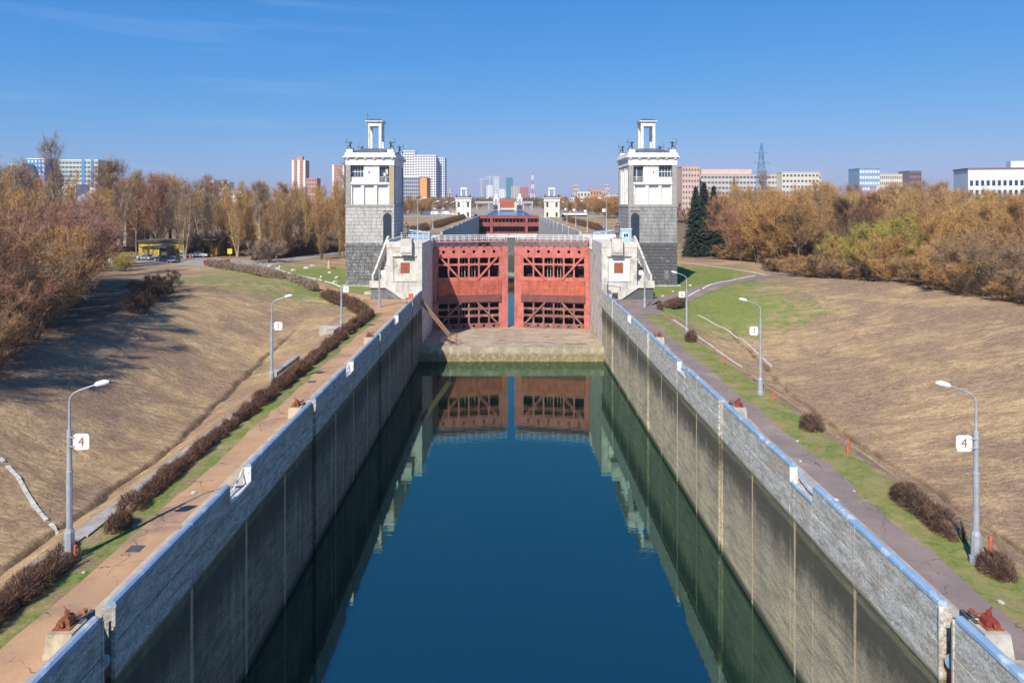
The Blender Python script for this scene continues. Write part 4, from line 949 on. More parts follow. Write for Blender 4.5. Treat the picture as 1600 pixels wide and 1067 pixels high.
# ------------------------------------------------------------------ the red mitre gate
def leaf(side):
    s = side; nm = 'left' if s < 0 else 'right'
    t = empty('gate_leaf', (X0 + s * 15.0, 130.6, -8.55), '%s leaf of the tall red steel lock gate with square openings and crossed braces' % nm, 'lock gate', 'leaves of the red gate')
    ang = math.atan2(2.7, 14.3); t.rotation_euler = (0, 0, -s * ang * 1.0 if s < 0 else ang * -1.0)
    # local: u from hinge (0) to meeting edge (14.35); x = -s*u
    mx = -s
    if s > 0: t.rotation_euler = (0, 0, -ang)
    else: t.rotation_euler = (0, 0, ang)
    U0, U1 = 1.05, 12.85           # grid part between hinge post and wide meeting post
    n = 6; pit = (U1 - U0) / n
    H = 15.95
    pk, og, lo, dk = M['gate_pink'], M['gate_orange'], M['gate_low'], M['gate_dark']
    # z levels from the top
    def Z(d): return H - d
    MB(mx).box(0.02, U0, 0, .5, Z(15.95), Z(0)).build('hinge_post', pk if s > 0 else pk, t)
    MB(mx).box(U1, 14.62, 0, .5, Z(15.95), Z(0)).build('meeting_post', pk, t)
    m = MB(mx)
    for k in range(n):
        a = U0 + k * pit; m.holeplate(a, a + pit, Z(2.2), Z(0.0), 0, .3, a + pit / 2, Z(1.05), .3)
    m.build('top_plate', pk, t)
    m = MB(mx)
    for k in range(n):
        a = U0 + k * pit; m.holeplate(a, a + pit, Z(15.95), Z(14.9), 0, .3, a + pit / 2, Z(15.45), .28)
    m.build('bottom_plate', lo, t)
    for (d0, d1, mt) in ((3.35, 3.7, pk), (6.0, 6.65, pk), (10.75, 10.95, lo), (11.95, 12.3, lo), (13.25, 13.65, lo)):
        MB(mx).box(U0, U1, 0.0, .6, Z(d1), Z(d0)).build('horizontal_beam', mt, t)
    for k in range(1, n):
        a = U0 + k * pit
        MB(mx).box(a - .14, a + .14, 0.02, .55, Z(5.99), Z(3.71)).build('stiffener', pk, t); MB(mx).box(a - .14, a + .14, 0.02, .55, Z(3.34), Z(2.21)).build('stiffener', pk, t)
        for (d0, d1) in ((10.96, 11.94), (12.31, 13.24), (13.66, 14.89)):
            MB(mx).box(a - .14, a + .14, 0.02, .55, Z(d1), Z(d0)).build('stiffener', lo, t)
    # corner gussets in each opening (rounded cells)
    for (d0, d1, mt) in ((2.2, 3.35, pk), (3.7, 6.0, pk), (10.95, 11.95, lo), (12.3, 13.25, lo), (13.65, 14.9, lo)):
        m = MB(mx)
        for k in range(n):
            a = U0 + k * pit + (.14 if k else 0); b = U0 + (k + 1) * pit - (.14 if k < n - 1 else 0); g = .22
            for (x_, z_, dx_, dz_) in ((a, Z(d0), 1, -1), (b, Z(d0), -1, -1), (a, Z(d1), 1, 1), (b, Z(d1), -1, 1)):
                m.add([(x_, .03, z_), (x_ + dx_ * g, .03, z_), (x_, .03, z_ + dz_ * g)], [(0, 1, 2)])
        m.build('corner_gussets', mt, t)
    # buoyancy tank plates, proud of the frame
    MB(mx).box(U0 - .15, U1 + .35, -.22, .5, Z(9.4), Z(6.66)).build('tank_plate', og, t)
    for k in range(0, n + 1, 1):
        a = U0 + k * pit; MB(mx).box(a - .03, a + .03, -.26, -.22, Z(9.38), Z(6.7)).build('tank_seam', M['gate_low'], t)
    for d in (7.5, 8.4): MB(mx).box(U0 - .15, U1 + .35, -.245, -.221, Z(d + .03), Z(d - .03)).build('tank_seam', M['gate_low'], t)
    MB(mx).box(U0 - .2, U1 + .4, -.3, .5, Z(10.74), Z(9.42)).build('fender_band', simple('band_' + nm, (0.13, 0.06, 0.06), (0.2, 0.07, 0.065), 1.2, rough=.7), t)
    # crossed braces
    um = (U0 + U1) / 2
    for (a, b, mt) in (((U0 + .1, Z(1.8)), (um - 1.5, Z(6.55)), pk), ((U1 - .1, Z(1.8)), (um + 1.5, Z(6.55)), pk), ((um - 1.6, Z(10.8)), (U0 + .1, Z(15.2)), lo), ((um + 1.6, Z(10.8)), (U1 - .1, Z(15.2)), lo)):
        MB(mx).bar((a[0], -.13, a[1]), (b[0], -.13, b[1]), .22, .34).build('brace', mt, t)
    # inner frames and the dark skin plate behind
    MB(mx).box(0.3, 14.2, 2.0, 2.12, 0.02, Z(0.1)).build('skin_plate', dk, t)
    for k in range(n + 1):
        a = U0 + k * pit; MB(mx).box(a - .06, a + .06, .62, 1.98, 0.1, Z(0.2)).build('rib', dk, t)
    for d in (3.5, 6.3, 10.85, 12.1, 13.45): MB(mx).box(U0, U1, .62, 1.0, Z(d + .05), Z(d - .05)).build('shelf', dk, t)
    for k in (2, 3):
        for j in (-.3, .3):
            a = U0 + (k + .5) * pit + j; MB(mx).box(a - .06, a + .06, .9, 1.05, Z(14), Z(2.3)).build('sunlit_stiffener', M['gate_pale'], t)  # inner vertical stiffeners; pale colour stands in for sun falling on them
    m = MB(mx)
    for a_ in (14.0, 13.2, U0 + .25):
        for zz in np.arange(.6, 15.6, .9): m.box(a_ - .03, a_ + .03, -.03, 0, zz, zz + .06)
    m.build('rivet_rows', dk, t)
    # walkway carried on top of the leaf: deck, truss and railing
    MB(mx).box(-.2, 14.3, -.55, 1.9, H + .8, H + 1.0).build('deck', pk, t)
    m = MB(mx); zb, zt_ = H + .02, H + .8
    for k in range(9):
        a = .8 + k * 1.5; m.bar((a, -.2, zb), (a + .75, -.2, zt_), .08); m.bar((a + .75, -.2, zt_), (a + 1.5, -.2, zb), .08)
        m.bar((a, -.2, zb), (a, -.2, zt_), .08)
    m.build('truss', M['gate_low'], t)
    pr = None
    for k in range(13):
        for yy in (-.5, 1.8):
            if pr is None: pr = MB(mx).box(-.035, .035, -.035, .035, 0, 1.15).build('railing_post', M['white_metal'], t); pr.location = (0, yy, H + 1.0)
            else: child_copy(pr, (mx * (k * 1.19), yy, H + 1.0), t)
    for yy in (-.5, 1.8):
        for zz in (.4, .78, 1.15): MB(mx).box(-.1, 14.3, yy - .03, yy + .03, H + 1.0 + zz - .03, H + 1.0 + zz + .03).build('railing_bar', M['white_metal'], t)
    m = MB(mx); arc = [(11.2 + 1.3 * math.cos(a), .5, H + 1.0 + .2 + 1.0 * math.sin(a)) for a in np.linspace(0.15, 2.9, 9)]
    m.tube(arc, .06, 6); m.build('drive_arm', M['rail_blue'], t)
    return t
leaf(-1); leaf(1)
# blue-white gangway rails over the piers
for s in (-1, 1):
    t = empty('pier_railing', (X0, 126, 9.02), '%s pier-top railing of white bars beside the gate drive' % ('left' if s < 0 else 'right'), 'railing', 'railings on top of the gate piers')
    for k in range(6): MB(s).box(15.3 + k - .035, 15.3 + k + .035, -.03, .03, .32 if 0 else 0, 1.3).build('railing_post', M['white_metal'], t)
    for zz in (.5, .9, 1.3): MB(s).box(15.1, 20.5, -.03, .03, zz - .03, zz + .03).build('railing_bar', M['white_metal'], t)
    MB(s).box(15.2, 19.5, 1.5, 3.2, 0, .9).build('drive_housing', M['rail_blue'] if s < 0 else M['b_paleblue'], t)
    m = MB(s); m.bar((15.2, 2.2, 1.2), (20.3, 3.4, 1.7), .35); m.build('drive_rod', M['rail_blue'], t)

# ------------------------------------------------------------------ upper chamber
for s in (-1, 1):
    t = empty('upper_lock_wall', (X0 + s * 15.02, 150, 8.5), '%s wall of the farther, higher lock chamber with %s parapet' % (('left', 'shaded blue') if s < 0 else ('right', 'pale')), 'lock wall', 'walls of the upper lock chamber')
    pr = None; rp_ = None
    mw = simple('upper_wall_%d' % s, (0.46, 0.44, 0.40), (0.38, 0.36, 0.33), 0.15, stain=(0.3, 0.27, 0.23), streak=(0.33, 0.31, 0.28))
    for k in range(30):
        if pr is None:
            m = MB(s); m.box(0, .8, .03, 6.47, -20, -.6); m.box(-.04, .5, .03, 6.47, -.58, 1.0); m.box(.5, 1.3, .03, 6.47, -.58, .05)
            pr = m.build('wall_panel', mw, t)
            m = MB(s); m.box(-.1, .2, -.12, .12, -.9, 1.25); rp_ = m.build('joint_post', M['white_plaster'], t); rp_.location = (0, 26, 0)
            m = MB(s); m.tube([(.2, 0, 1.02), (.2, 195, 1.02)], .16, 6); m.build('rail_pipe', M['rail_blue'] if s < 0 else M['concrete'], t)
        else:
            child_copy(pr, (0, k * 6.5, 0), t)
            if k % 3 == 1 and k > 4: child_copy(rp_, (0, k * 6.5, 0), t)
for s in (-1, 1):   # recess walls between the pier and the upper chamber
    pass
# second gate
t = empty('upper_gate', (X0, 344, -8.5), 'second red steel gate closing the far end of the upper chamber', 'lock gate')
H2 = 18.2
MB().box(-15.1, 15.1, 2.0, 2.3, 0, H2 - .8).build('skin_plate', M['gate_dark'], t)
MB().box(-15.1, 15.1, -.6, .6, H2 - 1.6, H2).build('top_beam', M['gate_far'], t)
MB().box(-15.1, 15.1, -.3, .6, H2 - 5.6, H2 - 3.5).build('middle_beam', M['gate_far'], t)
MB().box(-15.1, 15.1, -.3, .6, 0, H2 - 8.4).build('lower_beam', M['gate_far'], t)
for xx in (-8.8, 8.8): MB().box(xx - .7, xx + .7, -.7, .8, 0, H2 - 1.6).build('column', M['gate_far'], t)
for k in range(17):
    xx = -14.4 + k * 1.8; MB().box(xx - .15, xx + .15, 0, .5, H2 - 3.49, H2 - 1.61).build('stiffener', M['gate_far'], t); MB().box(xx - .12, xx + .12, 0, .5, H2 - 8.39, H2 - 5.61).build('stiffener', M['gate_dark'], t)
o = MB().box(X0 - 13.0, X0 + 14.0, 340.5, 342.5, -1.4, .45).build('breast_wall', M['pale_concrete']); tag(o, 'low pale concrete breast wall before the second red gate', 'wall')
o = MB().box(X0 - 15.0, X0 + 15.0, 341.0, 343.0, -11, -1.42).build('drop_wall', M['granite_dark']); tag(o, 'dark wet drop wall below the second red gate, seen through the gate gap', 'wall')  # lower concrete, its shade put into the dark colour
# small towers at the second gate
def small_tower(side, lab):
    px = (711, 737) if side < 0 else (849, 876)
    Y = 352; xa, xb = PXX(px[0], Y), PXX(px[1], Y); cx = (xa + xb) / 2; w = 3.9
    t = empty('small_tower', (cx, Y, 8.4), lab, 'tower', 'small towers at the second gate')
    wp = M['white_plaster'] if side < 0 else simple('cream_plaster', (0.74, 0.69, 0.6), (0.66, 0.62, 0.54), .6)
    MB().box(-w + .3, w - .3, .3, 9, 0, 8.2).build('wall', wp, t)
    for xx in (-w, -1.5, .1, w - .6): MB().box(xx, xx + (.6 if abs(xx) > 2 else 1.4), 0, .5 if abs(xx) > 2 else .35, 0, 8.2).build('pilaster', wp, t)
    for xx in (-2.9, 1.9):
        for za in (.4, 5.4): MB().box(xx, xx + 1.0, .2, .295, za, za + 2.3).build('window', M['b_window_dark'], t)
    MB().box(-w - .2, w + .2, -.2, 9.4, 8.2, 9.8).build('entablature', wp, t); MB().box(-w - .6, w + .6, -.6, 9.8, 9.8, 10.2).build('cornice', wp, t)
    MB().taper(-w, w, 0, 9.2, 10.2, 11.1, 2.4).build('roof', M['roof_blue'], t)
    for (xx, yy) in ((-1.3, 3.2), (1.3, 3.2), (-1.3, 5.8), (1.3, 5.8)): MB().box(xx - .3, xx + .3, yy - .3, yy + .3, 10.9, 14.6).build('lantern_column', wp, t)
    MB().box(-1.8, 1.8, 2.7, 6.3, 14.6, 15.5).build('lantern_beam', wp, t)
    for xx in (-w + .4, w - .4): MB().taper(xx - .5, xx + .5, 0, .8, 10.2, 11.9, .3).build('finial', M['bronze_dark'], t)
small_tower(-1, 'small white gate tower with lantern, left of the far second gate'); small_tower(1, 'small cream gate tower with lantern, right of the far second gate')
# third gate far away with its bridge
t = empty('far_gate', (PXX(792.5, 766), 766, 7.4), 'tiny orange lock gate at the end of the blue canal', 'lock gate')
MB().box(-8.0, 8.0, 0, 2, -1.0, 3.0).build('sill', M['b_cream'], t)
MB().box(-8.0, 8.0, .5, 2, 3.0, 12.0).build('leaf', M['gate_far_orange'], t)
for zz in (6.0, 9.0): MB().box(-8, 8, .3, .5, zz, zz + .5).build('beam', M['gate_far'], t)
for xx in (-10.5, 8.0): MB().box(xx, xx + 2.5, -1, 6, -2, 9).build('pier', M['b_cream'], t)
t = empty('far_bridge', (PXX(792.5, 790), 790, 8), 'long low dark bridge crossing the canal behind the orange gate', 'bridge')
MB().box(-38, 30, 0, 6, 7.5, 10.2).build('deck', M['b_grey'], t)
MB().box(-9, 8, -1, 0, 9, 13.5).build('beam', M['b_brown'], t)
for xx in (-36, -22, 18, 28): MB().box(xx, xx + 1.5, 0, 6, 0, 7.5).build('pillar', M['b_grey'], t)
for i, px in enumerate((775, 812)):
    Y = 800; cx = PXX(px, Y)
    t = empty('gate_tower', (cx, Y, 8.4), ['left', 'right'][i] + ' one of the two tiny white towers behind the orange gate', 'tower', 'tiny towers by the orange gate')
    MB().box(-3, 3, 0, 6, 0, 13).build('wall', M['b_white'], t); MB().box(-3.6, 3.6, -.5, 6.5, 13, 14).build('cornice', M['b_white'], t); MB().box(-1.5, 1.5, 1, 4, 14, 18.5).build('lantern', M['b_white'], t)
    for zz in (2, 6, 10): MB().box(-1, 1, -.06, -.001, zz, zz + 1.8).build('window', M['b_window'], t)

# ------------------------------------------------------------------ street lamps
def rrect(w, h, r, n=4):
    P = []
    for (cx, cy, a0) in ((w / 2 - r, h / 2 - r, 0), (-w / 2 + r, h / 2 - r, 90), (-w / 2 + r, -h / 2 + r, 180), (w / 2 - r, -h / 2 + r, 270)):
        for k in range(n + 1):
            a = R(a0 + 90 * k / n); P.append((cx + r * math.cos(a), cy + r * math.sin(a)))
    return P
TXT = {}
def text_mesh(ch, size):
    cu = bpy.data.curves.new('txt', 'FONT'); cu.body = ch; cu.size = size; cu.align_x = 'CENTER'; cu.align_y = 'CENTER'; cu.extrude = 0.003
    o = bpy.data.objects.new('txt', cu); COL.objects.link(o)
    dg = bpy.context.evaluated_depsgraph_get(); dg.update()
    me = bpy.data.meshes.new_from_object(o.evaluated_get(dg)); bpy.data.objects.remove(o); me.name = 'number'
    me.materials.clear(); me.materials.append(M['sign_red']); return me
LAMPP = {}
def lamp(x, y, z, side, num, label, group, arm=True, signed=True, H=7.7):
    """side: +1 arm points to +x, -1 to -x"""
    key = (side, arm, signed)
    if key not in LAMPP:
        t = empty('street_lamp', (x, y, z), label, 'street lamp', group); s = side
        m = MB(s); m.lathe([(.27, 0), (.27, .28), (.21, .3), (.2, 1.25), (.15, 1.4)], 8); m.build('base', M['lamp_grey'], t)
        m = MB(s); m.tube([(0, 0, 1.35), (0, 0, 3.85)], .125, 10); m.tube([(0, 0, 3.85), (0, 0, 3.95)], .14, 10); m.tube([(0, 0, 3.95), (0, 0, 5.75)], .105, 10); m.build('pole', M['lamp_grey'], t)
        if arm:
            m = MB(s); m.tube([(0, 0, 5.75), (0, 0, 7.0), (.06, 0, 7.2), (.2, 0, 7.35), (.45, 0, 7.48), (1.15, 0, 7.72)], [.06, .04, .04, .04, .04, .035], 8); m.build('arm', M['lamp_grey'], t)
            m = MB(s); m.tube([(1.1, 0, 7.7), (1.2, 0, 7.74), (1.55, 0, 7.83), (1.75, 0, 7.86)], [.05, .11, .12, .05], 8); m.build('lamp_head', M['lamp_head'], t)
        if signed:
            m = MB(s, Matrix.Translation((.58, -.1, 5.25)) @ Matrix.Rotation(R(90), 4, 'X'))
            P = rrect(.70, .70, .14); nn = len(P)
            m.add([(a, b, 0) for a, b in P] + [(a, b, -.03) for a, b in P], [tuple(range(nn)), tuple(range(2 * nn - 1, nn - 1, -1))] + [(i, (i + 1) % nn, nn + (i + 1) % nn, nn + i) for i in range(nn)])
            sg = m.build('sign_plate', M['sign_white'], t)
            for zz in (5.05, 5.45): MB(s).box(-.05, .3, -.12, -.095, zz - .03, zz + .03).build('sign_bracket', M['lamp_grey'], t)
        LAMPP[key] = t
    else:
        t = copy_tree(LAMPP[key]); t['label'] = label; t['group'] = group
    t.location = (x, y, z)
    if signed:
        sg = [c for c in t.children if c.name.startswith('sign_plate')][0]
        for c in list(sg.children): bpy.data.objects.remove(c)
        if num:
            if num not in TXT: TXT[num] = text_mesh(num, .56)
            o = bpy.data.objects.new('number', TXT[num]); COL.objects.link(o); o.parent = sg
            o.location = (side * .58, -.108, 5.25); o.rotation_euler = (R(90), 0, 0)
    return t
ordn = {'4': 'nearest', '3': 'second', '2': 'third', '1': 'farthest'}
for (x, y, n) in ((-19.25, 30.0, '4'), (-20.1, 58.2, '3'), (-20.2, 83.0, '2'), (-19.3, 102.8, '1')):
    t = lamp(x, y, 0.02, 1, n, 'grey street lamp on the left bank, %s of the row, sign plate with number %s' % (ordn[n], n), 'numbered lamps along the left path', arm=(n in '43'))
for (x, y, n) in ((20.45, 29.8, '4'), (20.75, 56.0, '3'), (20.55, 78.3, '2'), (20.7, 103.0, '1')):
    lamp(x, y, 0.02, -1, n, 'grey street lamp on the right bank, %s of the row, sign plate with number %s' % (ordn[n], n), 'numbered lamps along the right path')
for i, (x, y) in enumerate(((-17.9, 136), (-21.0, 192), (-22, 232), (-22, 261), (-22.3, 300))):
    lamp(x, y, 9.0 if i == 0 else 8.5, 1, None, ['tall lamp on the left pier top just right of the tower', 'first lamp on the left of the upper chamber', 'second lamp on the left of the upper chamber', 'third lamp on the left of the upper chamber', 'fourth lamp on the left of the upper chamber'][i], 'lamps left of the upper chamber', signed=False)
for i, (x, y) in enumerate(((20.6, 142), (20.0, 171), (20.2, 202), (20.3, 233), (20.4, 265))):
    lamp(x, y, 9.0 if i == 0 else 8.5, -1, None, ['lamp with white plate on the right pier top', 'first lamp on the right of the upper chamber', 'second lamp on the right of the upper chamber', 'third lamp on the right of the upper chamber', 'fourth lamp on the right of the upper chamber'][i], 'lamps right of the upper chamber')

# ------------------------------------------------------------------ stakes, channels, kerbs, stones
for i, (x, y) in enumerate(((21.4, 30.3), (21.25, 42.7), (21.0, 54), (20.9, 66))):
    z = float(terr(x, y)); m = MB(); m.tube([(x, y, z - .2), (x + .05, y, z + .95)], .07, 8); o = m.build('marker_stake', M['orange_paint'])
    tag(o, 'orange marker stake, %s from the front in the right grass verge' % ['first', 'second', 'third', 'fourth'][i], 'stake', 'orange stakes beside the right path')
m = MB(); m.tube([(-18.95, 29.9, -.1), (-18.93, 29.9, .75)], .06, 8); tag(m.build('marker_stake', M['orange_paint']), 'short orange stake beside the base of the nearest left lamp', 'stake')
def channel(name, pts, w, label, cat, mat, seg=1.0, broken=0.0, h=.12):
    t = empty(name, (pts[0][0], pts[0][1], 0), label, cat); rnd = random.Random(len(label))
    proto = None
    for (a, b) in zip(pts[:-1], pts[1:]):
        a = Vector((*a, 0)); b = Vector((*b, 0)); L = (b - a).length; n = max(1, int(L / seg)); d = (b - a) / n
        for k in range(n):
            if rnd.random() < broken: continue
            p = a + d * k; q = a + d * (k + 0.93); p.z = float(terr(p.x, p.y)) + .0; q.z = float(terr(q.x, q.y)) + .0
            u = Vector((d.y, -d.x, 0)).normalized() * w / 2 * (1 + .2 * (rnd.random() - .5)); up = Vector((0, 0, h + .04 * rnd.random()))
            base = t.location; dn = Vector((0, 0, -.15))
            vv = [p - u + dn - base, p + u + dn - base, q + u + dn - base, q - u + dn - base, p - u + up - base, p + u + up - base, q + u + up - base, q - u + up - base]
            m = MB(); m.add(vv, [(4, 5, 6, 7), (0, 1, 5, 4), (1, 2, 6, 5), (2, 3, 7, 6), (3, 0, 4, 7)]); m.build('kerb_stone', mat, t)
    return t
channel('drain_kerb', [(29.8, 107), (33, 96), (32.5, 84)], .24, 'pale concrete drain kerb running down the right green slope', 'kerb', M['boulder'], h=.06)
channel('drain_kerb', [(22.6, 93), (23.6, 82), (24.4, 71)], .16, 'thin pale kerb line across the slope beside the third right lamp', 'kerb', M['pale_concrete'], broken=.1)
channel('drain_kerb', [(-35.5, 47.5), (-33.0, 46), (-30.5, 44), (-27.5, 42)], .22, 'broken line of white stones crossing the left slope', 'kerb', M['boulder'], .42, .35, .07)
channel('white_kerb', [(29.5, 116.5), (38, 129.0), (48, 140.5), (53, 146)], .24, 'whitewashed kerb stones along the right curved road', 'kerb', M['whitewash'], 1.6, .12)
channel('white_kerb', [(-29.5, 125.5), (-37, 136), (-46, 148), (-53, 158), (-56, 168)], .24, 'whitewashed kerb stones along the left lawn', 'kerb', M['whitewash'], 1.6, .15)
channel('white_kerb', [(-63, 174), (-60, 190), (-54, 212)], .3, 'far whitewashed kerb below the long hedge on the left', 'kerb', M['whitewash'], 2.0)
def rock(loc, r, label, seed, mat='boulder', grp='pale stones on the lawns'):
    rnd = random.Random(seed); m = MB(); vv = []; bm = bmesh.new(); bmesh.ops.create_icosphere(bm, subdivisions=1, radius=r)
    for v in bm.verts: v.co *= .75 + .5 * rnd.random(); v.co.z *= .6
    me = bpy.data.meshes.new('boulder'); bm.to_mesh(me); bm.free(); me.materials.append(M[mat])
    o = bpy.data.objects.new('boulder', me); COL.objects.link(o); o.location = loc; return tag(o, label, 'stone', grp)
rnd = random.Random(11)
for i, (px, py) in enumerate(((421, 419), (458, 425), (488, 418), (433, 423), (460, 434), (478, 421), (515, 428), (492, 440), (523, 444), (527, 436), (502, 436))):
    Y = F * 15.7 / (py - 318); rock((PXX(px, Y), Y, .12 + float(terr(PXX(px, Y), Y))), .45 + .35 * rnd.random(), 'pale stone lying on the green lawn left of the left tower', i)
for i, (px, py) in enumerate(((1020, 462), (1036, 459), (1052, 454), (1040, 448), (1078, 447))):
    Y = F * 15.7 / (py - 318); rock((PXX(px, Y), Y, .1 + float(terr(PXX(px, Y), Y))), .35, 'pale stone in the grass at the foot of the right tower', i + 40)
for i, (x, y, w_) in enumerate(((-16.9, 31.0, .32), (-17.2, 60.0, .35))):
    o = MB().box(x - w_, x + w_, y - .3, y + .3, .02, .045).build('drain_cover', M['steel_dark']); tag(o, 'small dark drain cover on the left path, %s' % ['beyond the nearest winch', 'level with lamp 3'][i], 'drain cover')
for i, (x, y) in enumerate(((18.9, 37.2), (19.1, 45.0), (17.3, 36), (17.8, 41.5), (19.4, 26.8), (-17.0, 37), (-18.0, 29), (-19.0, 25.3))):
    rock((x, y, .05), .10 + .04 * (i % 3), 'small pale rubble piece %s' % ['on the verge by the right notch', 'on the verge before the ball bush', 'on the right path by the notch', 'on the right path beyond the notch', 'on the verge by the front right bush', 'on the left path by the notch', 'in the left verge by lamp 4', 'at the verge of the nearest left hedge'][i], 90 + i, grp='rubble beside the paths')
# garden figure on the lawn
Y = F * 15.7 / (421 - 318.0); t = empty('garden_figure', (PXX(514, Y), Y, float(terr(PXX(514, Y), Y))), 'small pointed stone garden figure on the left lawn', 'garden figure')
MB().lathe([(.55, 0), (.5, .5), (.3, 1.0), (.34, 1.3), (.1, 1.9), (.02, 2.3)], 10).build('body', M['coping'], t); MB().box(.2, 1.5, -.3, .3, .05, .35).build('log', M['rust'], t)
# pale concrete bench block
o = MB().box(-24.6, -22.6, 117.2, 118.1, .02, .5).build('stone_bench', M['pale_concrete']); tag(o, 'low pale block beside the left stair on the grass', 'bench')
# culvert slabs behind left hedge
o = MB().box(-21.9, -21.3, 63, 70, -.25, .12).build('culvert_slab', M['coping_grey']); tag(o, 'dark edged concrete trough behind the left hedge between lamps 3 and 2', 'trough')
m = MB(); m.box(-24.2, -21.4, 87.6, 88.3, -1.3, -.05); m.box(-22.3, -21.4, 84, 87.5, -.4, .06); tag(m.build('outfall_slab', M['concrete']), 'broken concrete outfall slab behind the lamp with number 2', 'slab')

# ------------------------------------------------------------------ vegetation generators
def slivers(P, Dr, L, W, rg):
    """triangular twigs; P base (N,3), Dr unit dirs, L lengths, W widths -> verts (3N,3)"""
    rnd_ = rg.normal(size=P.shape); side = np.cross(Dr, rnd_); side /= np.linalg.norm(side, axis=1, keepdims=True) + 1e-9
    a = P - side * W[:, None] * .5; b = P + side * W[:, None] * .5; c = P + Dr * L[:, None]
    return np.stack([a, b, c], 1).reshape(-1, 3)
def tri_mesh(name, V, extra=None, mat=None):
    n = len(V) // 3; me = bpy.data.meshes.new(name)
    me.vertices.add(len(V)); me.vertices.foreach_set('co', V.astype(np.float32).ravel())
    me.loops.add(n * 3); me.loops.foreach_set('vertex_index', np.arange(n * 3, dtype=np.int32))
    me.polygons.add(n); me.polygons.foreach_set('loop_start', np.arange(0, n * 3, 3, dtype=np.int32))
    try: me.polygons.foreach_set('loop_total', np.full(n, 3, dtype=np.int32))
    except Exception: pass
    me.update(calc_edges=True)
    if mat: me.materials.append(mat)
    return me
def unit(v): return v / (np.linalg.norm(v, axis=-1, keepdims=True) + 1e-9)
def limb(rg, p, d, L, up, wob, n=6):
    pts = [np.array(p, float)]; d = np.array(d, float); dirs = []
    for k in range(n):
        d = unit(d + np.array([0, 0, up]) / n + rg.normal(0, wob, 3)); pts.append(pts[-1] + d * L / n); dirs.append(d)
    dirs.append(d); return pts, dirs
def make_tree(kind, seed, dens=1.0):
    rg = np.random.default_rng(seed); tr = MB(); fine = MB(); anchors = []
    K = dict(
        broad=dict(H=15, stems=1, t0=.22, ang=(40, 68), r=.22, R=5.6, n1=22, n2=11, up=.9, tw=3700, tl=(.7, 1.5), lean=4),
        upright=dict(H=20, stems=5, t0=.05, ang=(12, 32), r=.11, R=3.4, n1=15, n2=7, up=.9, tw=3200, tl=(.8, 1.7), lean=7),
        shrub=dict(H=12, stems=9, t0=.12, ang=(25, 60), r=.09, R=3.4, n1=10, n2=9, up=.35, tw=7000, tl=(.6, 1.3), lean=27),
        birch=dict(H=20, stems=1, t0=.35, ang=(28, 50), r=.15, R=3.4, n1=26, n2=6, up=.3, tw=4200, tl=(.8, 1.6), lean=3),
        tall=dict(H=25, stems=1, t0=.3, ang=(22, 45), r=.3, R=6.0, n1=24, n2=8, up=.5, tw=3600, tl=(.7, 1.4), lean=3),
        bush=dict(H=4.2, stems=14, t0=.1, ang=(25, 60), r=.035, R=1.4, n1=5, n2=4, up=.3, tw=6500, tl=(.35, .8), lean=42),
    )[kind]
    H = K['H']
    for s_ in range(K['stems']):
        a = rg.random() * 6.283; ln = R(K['lean'] * (.25 + .75 * rg.random())) if K['stems'] > 1 else R(K['lean'] * rg.random())
        d0 = np.array([math.sin(ln) * math.cos(a), math.sin(ln) * math.sin(a), math.cos(ln)])
        base = np.array([math.cos(a), math.sin(a), 0]) * (.05 * K['stems'])
        Hs = H * (.72 + .28 * rg.random()) if K['stems'] > 1 else H * .94
        pts, dirs = limb(rg, base, d0, Hs, .15, .05, 8)
        rad = [K['r'] * (1 - .85 * k / 8) for k in range(9)]
        tr.tube([tuple(q) for q in pts], rad, 6, caps=False)
        for k in range(K['n1']):
            t = K['t0'] + (1 - K['t0']) * (k + rg.random()) / K['n1']; t = min(t, .98)
            i = int(t * 8); f = t * 8 - i; p = pts[i] * (1 - f) + pts[min(i + 1, 8)] * f
            an = R(rg.uniform(*K['ang'])); az_ = rg.random() * 6.283
            dd = dirs[i]; u = unit(np.cross(dd, [0.3, 0.9, 0.1])); w = np.cross(dd, u)
            d1 = dd * math.cos(an) + (u * math.cos(az_) + w * math.sin(az_)) * math.sin(an)
            L1 = K['R'] * (1.15 - .75 * abs(t - .42) / .58) * rg.uniform(.7, 1.1)
            p1, dr1 = limb(rg, p, d1, L1, K['up'], .10, 5)
            r1 = max(.02, rad[i] * .5); tr.tube([tuple(q) for q in p1], [r1 * (1 - .8 * j / 5) for j in range(6)], 4, caps=False)
            for j in range(1, 6): anchors.append((p1[j], dr1[j], 1.0))
            for j in range(K['n2']):
                t2 = .2 + .8 * rg.random(); i2 = min(4, int(t2 * 5)); q = p1[i2] + (p1[i2 + 1] - p1[i2]) * (t2 * 5 - i2)
                d2 = unit(dr1[i2] + rg.normal(0, .55, 3) + [0, 0, .15])
                L2 = L1 * rg.uniform(.25, .5); p2, dr2 = limb(rg, q, d2, L2, .4, .12, 3)
                fine.tube([tuple(x) for x in p2], [.034, .026, .018, .008], 3, caps=False)
                for z in range(1, 4): anchors.append((p2[z], dr2[z], 1.6))
    A = np.array([a[0] for a in anchors]); Dn = np.array([a[1] for a in anchors]); Wt = np.array([a[2] for a in anchors])
    N = int(K['tw'] * dens); idx = rg.choice(len(A), N, p=Wt / Wt.sum())
    P = A[idx] + rg.normal(0, .16 if kind != 'bush' else .07, (N, 3)); D = unit(Dn[idx] + rg.normal(0, .62, (N, 3)) + [0, 0, .18 if kind != 'birch' else -.15])
    L = rg.uniform(*K['tl'], N); W = rg.uniform(.022, .042, N) * (1.0 if kind != 'bush' else .6)
    V1 = slivers(P, D, L, W, rg)
    j = rg.choice(N, N); P2 = P[j] + D[j] * (L[j] * rg.uniform(.2, .8, N))[:, None]; D2 = unit(D[j] + rg.normal(0, .7, (N, 3))); 
